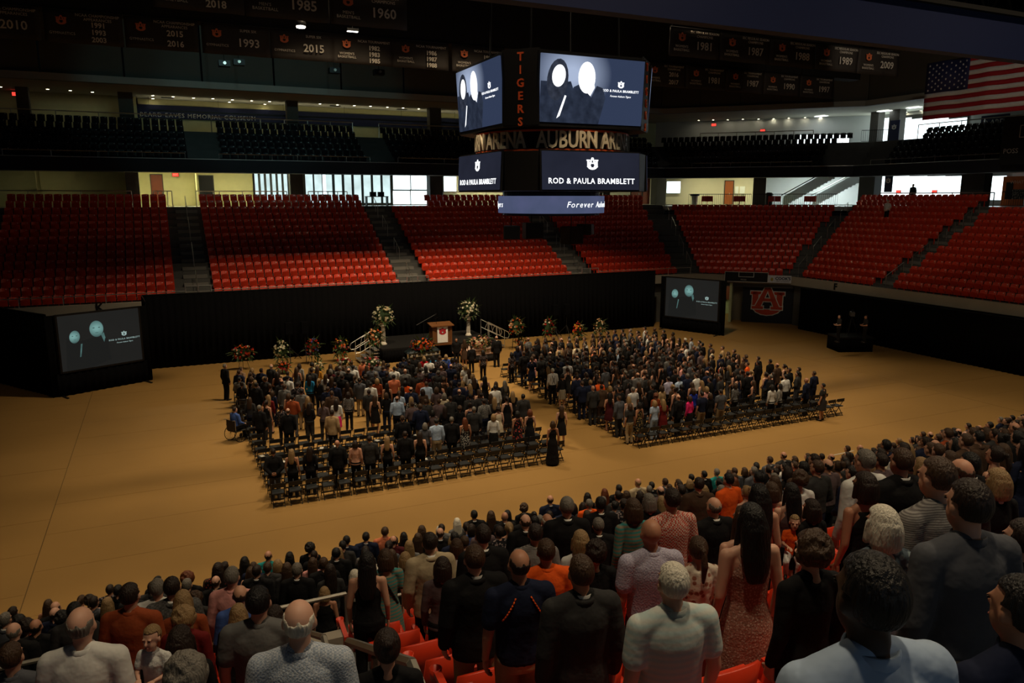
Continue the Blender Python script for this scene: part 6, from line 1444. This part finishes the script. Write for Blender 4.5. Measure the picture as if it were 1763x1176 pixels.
# crowd between the named ones, row by row
fr = random.Random(99); FILL = []
for (kd, j, Y, z) in near_rows:
    if kd == 'N' and j > 7: continue
    x = -5.0 + fr.uniform(0, 0.4)
    while x < 33:
        x += fr.uniform(0.52, 0.66)
        D_ = depth_of(x, Y); lat = x*math.cos(YAW) - Y*math.sin(YAW)
        if abs(lat)/max(0.5, D_) > 0.74: continue
        if kd == 'N' and (0.45 < x < 1.9 or x < 7.5 + 0.2*j or D_ < 7.5): continue
        if kd == 'F' and 1.0 < x < 2.0 and j > 5: continue
        if any(c_ == (kd, j) and abs(a-x) < 0.50 for a, b, c_ in taken): continue
        if fr.random() > (0.62 if kd == 'F' else 0.8): continue
        s_ = rnd_spec(fr, 0.86); hgt = fr.gauss(1.73, 0.05) if s_[0] == 'm' else fr.gauss(1.62, 0.045)
        if kd == 'F' and j == 0: hgt = min(hgt, 1.74)
        taken.append((x, Y, (kd, j))); FILL.append((D_, kd, j, x, Y, z, hgt, s_))
FILL.sort(key=lambda t: t[0])
for i, (D_, kd, j, x, Y, z, hgt, s_) in enumerate(FILL):
    yw = face_to(x, Y)*0.6 + fr.uniform(-0.2,0.2)
    if i < 34: o = add_person(x, Y, z, hgt, yw, s_, 1); LAB.append((o, kd, j, x))
    else: crowd_person(x, Y, z, hgt, yw, s_)
# two small children held in arms
def child_at(px_, py_, dep, spec, lab, yaw, hh):
    d = ray(px_, py_); t = dep/depth_of(d[0], d[1]); p = (d[0]*t, d[1]*t, CAMZ + d[2]*t); k = hh
    o = add_person(p[0], p[1], p[2]-1.88*k, 1.765*k, yaw, spec, 0); tag(o, lab, 'person', 'small children held in arms'); 
    for c in list(o.children):
        if c.name.startswith('hair'): c.location = (0, -0.01, 1.72-1.635*1.5); c.scale = (1.5,1.5,1.5)
    return o
child_at(1163+605/2.938, 776+330/2.938, 7.2, 'm s y P orange white cradled 2', 'small child in an orange shirt and white shorts held in arms', 2.4, 0.42)
child_at(0+765/2.938, 776+893/2.938, 4.3, 'm s y P white white cradled 2', 'small child in white held on a shoulder at the lower left', 2.6, 0.42)
# ------------------------------------------------------------------ floor crowd
def tile2(base, items, sc=4.405):
    for ln in items.strip().split('\n'):
        a, s_ = ln.strip().split(' ', 1); v = [float(q) for q in a.split(',')]; yield base[0]+v[0]/sc, base[1]+v[1]/sc, s_
D = '''148,580 m s n P plaid khaki behind
240,600 w o y B darkfloral black
385,570 m b w J charcoal black
450,615 w l n B tan black
497,640 m s k S white black
605,572 w o d B bwstripe black
693,552 w c k B beige black
742,590 w l n B mustard black
660,635 w l d B brblue black
828,597 w o g P maroon black
915,590 m s g S grey black
1008,575 m s k S white black
1100,545 m s n S salmon navy
600,700 w o k T white black
1170,660 w o y B rust black
1125,690 m s k S white black
1300,635 m s k P salmon black
1385,590 m 0 n S grey black
1385,680 w o k P orange black
1385,738 w l k T black black
1525,495 w o y B red black
1592,488 w l k B brblue black
1575,515 m s k S white black
1565,700 m s n S ltblue khaki
880,835 w l d B white hotpink skirt
985,795 w o d B greyprint black
1335,805 m b n S ltblue black
1460,825 w l y B bwfloral black
1705,790 w o g Q cream black
660,810 w l y B brown black
365,805 w l y B darkred black skirt
300,895 m s g J black black
500,885 m b n J black black
1390,965 m s n J black black
1525,990 w o g P slate black'''
E_ = '''225,500 w o k B royal black
160,480 w o y B blue black
400,480 w o k P darkfloral black
285,560 w o y P white black
855,605 m s w S white black
770,665 w c k B black striped_skirt skirt
965,710 m s n J navy navy
880,790 m s k J charcoal khaki
1035,770 m 0 n J charcoal charcoal
755,905 w o r L black black
640,905 w o k D redfloral black
555,905 w c d D cream black
455,925 w o y B white black skirt
355,900 m s g J charcoal charcoal
250,960 w l r D bwfloral black
140,945 m s g J black black
35,968 m s k S ltblue khaki
655,785 w l y B black black
570,705 w l n B black black
510,675 w l g B charcoal black
490,720 m s k S white black
470,795 w l n T black black
380,765 m s d J charcoal charcoal
280,775 m s k J charcoal charcoal
210,745 m b n J black black
350,650 w o y P whiteplaid black
1200,690 m s y J navy navy
1300,735 m s d J brown brown
1285,685 m s n P orange black
1410,790 m s n J slate charcoal
1380,750 w o y D black black
1495,805 w l y D pinkpattern black
1585,755 m s g P whiteplaid black
1545,875 w o n P charcoal beige
1615,865 w o k D yellowfloral black
1690,775 w c r B rust black
1720,845 w o y P ltblue ltblue'''
F_ = '''300,620 w l y Q darkred black
385,575 m b r J black black
460,578 w o n B hotpink black skirt
560,550 m s k P navy khaki
615,570 w o n B black black
700,530 m s d P slate khaki
345,450 m s d S lavender black
215,490 w o n B tan black
510,530 w o n B royal black
562,500 w o y B pink black
560,425 m s n S white black
695,320 w o k T coral black
945,335 m s n P orange slate
1265,380 m s n J black black
1335,440 m 0 n J navy black 3
1200,420 m s k S white black
1085,495 w o k B white black
1155,490 w o k B bwcheck black
800,480 w o n B greyprint black
880,290 m s n J brown brown
1070,302 m s k J black black
1025,325 m s k J black black
820,230 m s n J black black
770,235 w o n B black black
725,205 m s n J tan black
675,235 w o n B cream black
525,150 m s n S bluecheck black
440,140 m s w J black black
320,78 m s k J black black
395,90 m s k J black black 4
225,55 m 0 k J black black 4'''
ROW0, PITCH_R = 24.08, 0.92
ftaken = []
def put_floor(x, y, spec, h=None, row=True, yaw=None, zone=None):
    r = round((y-ROW0)/PITCH_R); r = max(0, r)
    zone = zone or ('L' if x < 14.4 else 'R')
    if row:
        y = ROW0 + PITCH_R*r
        if zone == 'L': x = min(12.9, max(2.4, x))
        else: x = min(27.2, max(16.2, x))
        for (a, b, rr, zz) in ftaken:
            if rr == r and zz == zone and abs(a-x) < 0.42: x = a + (0.42 if x >= a else -0.42)
    ftaken.append((x, y, r, zone))
    rr_ = random.Random(len(ftaken)*7)
    h = h or (rr_.gauss(1.77,0.05) if spec[0] == 'm' else rr_.gauss(1.65,0.05))
    o = add_person(x, y, 0, h, (face_to(x, y)*0.7 + rr_.uniform(-0.25,0.25)) if yaw is None else yaw, spec, 1); return o, r, zone, x
for base, it in (((380,500),D),((740,500),E_),((1080,550),F_)):
    for (px_, py_, s_) in tile2(base, it):
        h = 1.72 if s_[0] == 'm' else 1.62; p = atz(px_, py_, h); o, r, zn, x = put_floor(p[0], p[1], s_, h+0.03); LAB.append((o, zn, r, x))
        if s_.startswith('m s w S white'):
            for s in (-1,1): back_strip(o, 'm', [(s*0.08,1.42),(0,1.22),(-s*0.07,1.02)], 0.012, cloth('black'), 'suspender')
fr = random.Random(41); cand = []
for zn, X0, n, nr in (('L', 2.75, 20, 14), ('R', 16.45, 21, 16)):
    for r in range(nr):
        for c in range(n):
            x = X0 + 0.525*c + fr.uniform(-0.05,0.05); y = ROW0 + PITCH_R*r
            pr = 0.86
            if zn == 'L': pr = 0.0 if r < 3 else (0.12 if r < 6 and x < 8.3 else 0.86)
            else: pr = 0.0 if r == 0 else (0.55 if r < 3 and x > 22 else 0.86)
            if zn == 'R' and r > 13 and x < 18: pr = 0
            if fr.random() > pr or any(zz == zn and rr == r and abs(a-x) < 0.47 for a, b, rr, zz in ftaken): continue
            cand.append((x, y, r, zn))
# back rows of the left block: few people standing among empty chairs
for px_, py_, s_ in ((468,768,'m s d J black slate behind'),(500,770,'w l y T black black'),(531,766,'w l d B black black'),(579,756,'m 0 n J black black'),(606,752,'w o d B peach black'),(640,755,'m s d J charcoal black'),(667,752,'w l y T black black'),(697,742,'m s d J black black'),(723,744,'w l d T black black')):
    h = 1.74 if s_[0] == 'm' else 1.64; p = atz(px_, py_, h); o, r, zn, x = put_floor(p[0], p[1], s_, h); LAB.append((o, zn, r, x))
for (x, y, r, zn) in cand:
    s_ = rnd_spec(fr, 0.88 if zn == 'L' else 0.94); h = fr.gauss(1.77,0.05) if s_[0] == 'm' else fr.gauss(1.65,0.05); crowd_person(x, y, 0, h, face_to(x, y)*0.7 + fr.uniform(-0.25,0.25), s_)
# people with places of their own
def solo(px_, py_, spec, lab, h=1.75, yaw=None, lod=1, z=0.0):
    p = atz(px_, py_, z); o = add_person(p[0], p[1], z, h, face_to(p[0], p[1]) if yaw is None else yaw, spec, lod); tag(o, lab, 'person'); return o
solo(391, 689, 'm s g J black black', 'person in black suit standing alone at the left of the chair blocks', 1.80, R(-60), 0)
solo(855, 632, 'm b n J black black', 'person in black suit walking up the centre aisle beside the pale casket', 1.82, R(-5), 0)
solo(786, 628, 'm s n J black black 1', 'usher in black suit facing the crowd beside the pale casket', 1.6, R(170)); solo(800, 632, 'w l n Q brown black', 'person in brown dress standing before the pale casket', 1.62); solo(812, 642, 'm s k J black black', 'shorter person in black suit before the pale casket', 1.55)
solo(832, 655, 'w o k P darkfloral black', 'person in dark floral shirt standing at the aisle end', 1.65)
solo(966, 768, 'w l n D black black', 'person in black sleeveless dress walking in the centre aisle', 1.66, R(-20), 0); solo(951, 800, 'w o n L black black', 'person in long black halter dress at the back of the centre aisle', 1.66, None, 0)
solo(1413, 724, 'w s k Q charcoal black', 'person in dark dress with bowed head at the right end of the back row', 1.68, R(20), 0)
q = atn(1528, 388, (1,0), 43.2+0.1+ROWD*10.5); solo_z = Z1 + RISE*10
o = add_person(43.2+0.1+ROWD*10+0.2, q[1], solo_z, 1.78, R(90), 'm s g P white black front', 1); tag(o, 'person in white shirt standing alone among the red end seats', 'person')
q = hit('end', 1571, 335, 13.0); o = add_person(q[0], q[1], 8.94, 1.75, R(90), 'm s k J black black', 1); tag(o, 'dark silhouetted person at the rail of the bright end concourse', 'person')
p = atz(1462, 590, 0.95); o = add_person(p[0]-0.5, p[1]+0.4, 0.95, 1.7, R(60), 'm s k P charcoal black hold', 1); tag(o, 'camera operator in dark shirt on the black riser', 'person'); o = add_person(p[0]+0.8, p[1]-0.4, 0.95, 1.7, R(60), 'm s d P charcoal black hold', 1); tag(o, 'second operator in dark shirt on the black riser', 'person')
# wheelchair user
p = atz(408, 760, 0); wc = tag(empty('wheelchair', (p[0], p[1]+0.1, 0), R(-55)), 'black wheelchair at the left end of the back rows', 'wheelchair')
for s_ in (-0.3,0.3):
    mb = MB(); n = 24
    for i in range(n): a, b = 2*math.pi*i/n, 2*math.pi*(i+1)/n; mb.tube((s_,-0.02+0.3*math.cos(a),0.31+0.3*math.sin(a)),(s_,-0.02+0.3*math.cos(b),0.31+0.3*math.sin(b)),0.014,n=6)
    for i in range(8): a = math.pi*i/8; mb.tube((s_,-0.02+0.29*math.cos(a),0.31+0.29*math.sin(a)),(s_,-0.02-0.29*math.cos(a),0.31-0.29*math.sin(a)),0.003,n=4)
    mb.obj('wheel', M_black, wc); MB().ell((s_*0.8,0.42,0.08),(0.02,0.08,0.08)).obj('caster', M_black, wc); MB().box(s_-0.02,s_+0.02,-0.2,0.2,0.66,0.70).obj('armrest', M_black, wc)
    mb = MB(); mb.path([(s_*0.85,-0.22,0.92),(s_*0.85,-0.22,0.46),(s_*0.85,0.40,0.44),(s_*0.85,0.58,0.14)],0.014); mb.tube((s_*0.85,-0.22,0.92),(s_*0.85,-0.34,0.94),0.014); mb.obj('frame', M_steel, wc)
MB().box(-0.24,0.24,-0.2,0.24,0.42,0.47).obj('seat', M_black, wc); MB().box(-0.24,0.24,-0.24,-0.21,0.47,0.90).obj('backrest', M_black, wc); MB().box(-0.2,0.2,0.5,0.66,0.12,0.14).obj('footrest', M_black, wc)
o = add_person(p[0], p[1]+0.1, 0.48-0.82, 1.75, R(-55), 'm s d S blue black sit', 0); tag(o, 'person in blue shirt sitting in the wheelchair', 'person')
# labels for the crowd
NUM = 'one two three four five six seven eight nine ten eleven twelve thirteen fourteen fifteen sixteen seventeen'.split()
rows = {}
for (o, zn, r, x) in LAB: rows.setdefault((zn, r), []).append((x, o))
for (zn, r), lst in rows.items():
    lst.sort(key=lambda t: t[0])
    where = {'F': 'near riser row %s', 'N': 'near stand row %s', 'L': 'left block row %s', 'R': 'right block row %s'}[zn] % NUM[r]
    for i, (x, o) in enumerate(lst):
        lb = 'person in %s, %s, %s from left'; full = lb % (o['_d'], where, ordinal(i))
        if len(full.replace(',', '').replace('-', ' ').split()) > 16: full = lb % (o['_d'].rsplit(' and ', 1)[0], where, ordinal(i))
        tag(o, full, 'person', {'F':'crowd on the risers','N':'crowd in the near stand','L':'crowd in the left chair block','R':'crowd in the right chair block'}[zn])
for o in bpy.data.objects:
    if '_d' in o: del o['_d']
build_crowd()
# ------------------------------------------------------------------ folding chairs on the floor
M_ch = mat('black_chair_wood', (0.010,0.010,0.010), 0.4, noise=0.2, scale=6, spec=0.4)
ch_seat = MB(); ch_seat.box(-0.19,0.19,-0.19,0.20,0.425,0.455); ch_seat = ch_seat.mesh('seat', mat('black_seat_pad', (0.014,0.016,0.018), 0.5, spec=0.4))
ch_top = MB().box(-0.20,0.20,-0.225,-0.20,0.66,0.80).mesh('backrest', M_ch); ch_str = MB().box(-0.19,0.19,-0.02,0.0,0.10,0.14).mesh('stretcher', M_ch)
def leg(p, q): return MB().tube(p, q, 0.016, 0.016, 4).mesh('leg', M_ch)
ch_l1 = leg((0,-0.22,0.80),(0,0.22,0.0)); ch_l2 = leg((0,0.12,0.43),(0,-0.22,0.0))
chairs = []
for r in range(6):
    for c in range(20): chairs.append((2.75+0.525*c, ROW0-0.47+PITCH_R*r, 'L', r, c))
for r in range(3):
    for c in range(21): chairs.append((16.45+0.525*c, ROW0-0.47+PITCH_R*r, 'R', r, c))
for r in range(6, 15): chairs.append((2.75, ROW0-0.47+PITCH_R*r, 'L', r, 0))
for r in range(3, 15): chairs.append((16.45, ROW0-0.47+PITCH_R*r, 'R', r, 0))
for (x, y, zn, r, c) in chairs:
    o = empty('folding_chair', (x, y, 0), rnd.uniform(-0.04,0.04)); tag(o, 'black folding chair, %s chair block row %s, %s from left' % ('left' if zn == 'L' else 'right', NUM[r], ordinal(c)), 'chair', 'black folding chairs')
    link('seat', ch_seat, o); link('backrest', ch_top, o); link('stretcher', ch_str, o, (0,-0.17,0)); link('stretcher', ch_str, o, (0,0.19,0))
    for s_ in (-0.20, 0.20): link('leg', ch_l1, o, (s_,0,0))
    for s_ in (-0.175, 0.175): link('leg', ch_l2, o, (s_,0,0))
# programmes left on empty chairs
M_pap = mat('programme_paper', (0.62,0.60,0.55), 0.6); pap = MB().box(-0.07,0.07,-0.10,0.10,0,0.006).mesh('programme', M_pap)
for i, (c, r) in enumerate(((0,4),(1,3),(4,4),(5,4),(6,3),(8,4),(9,3),(11,4),(12,5),(10,1),(14,3),(3,3))):
    o = link('programme', pap, loc=(2.75+0.525*c+rnd.uniform(-0.05,0.05), ROW0-0.45+PITCH_R*r, 0.456)); o.rotation_euler = (0,0,rnd.uniform(-0.6,0.6)); tag(o, 'white printed programme on left block chair %s of row %s' % (NUM[c], NUM[r]), 'paper', 'programmes on chairs')

bpy.data.scenes.remove(WORK)
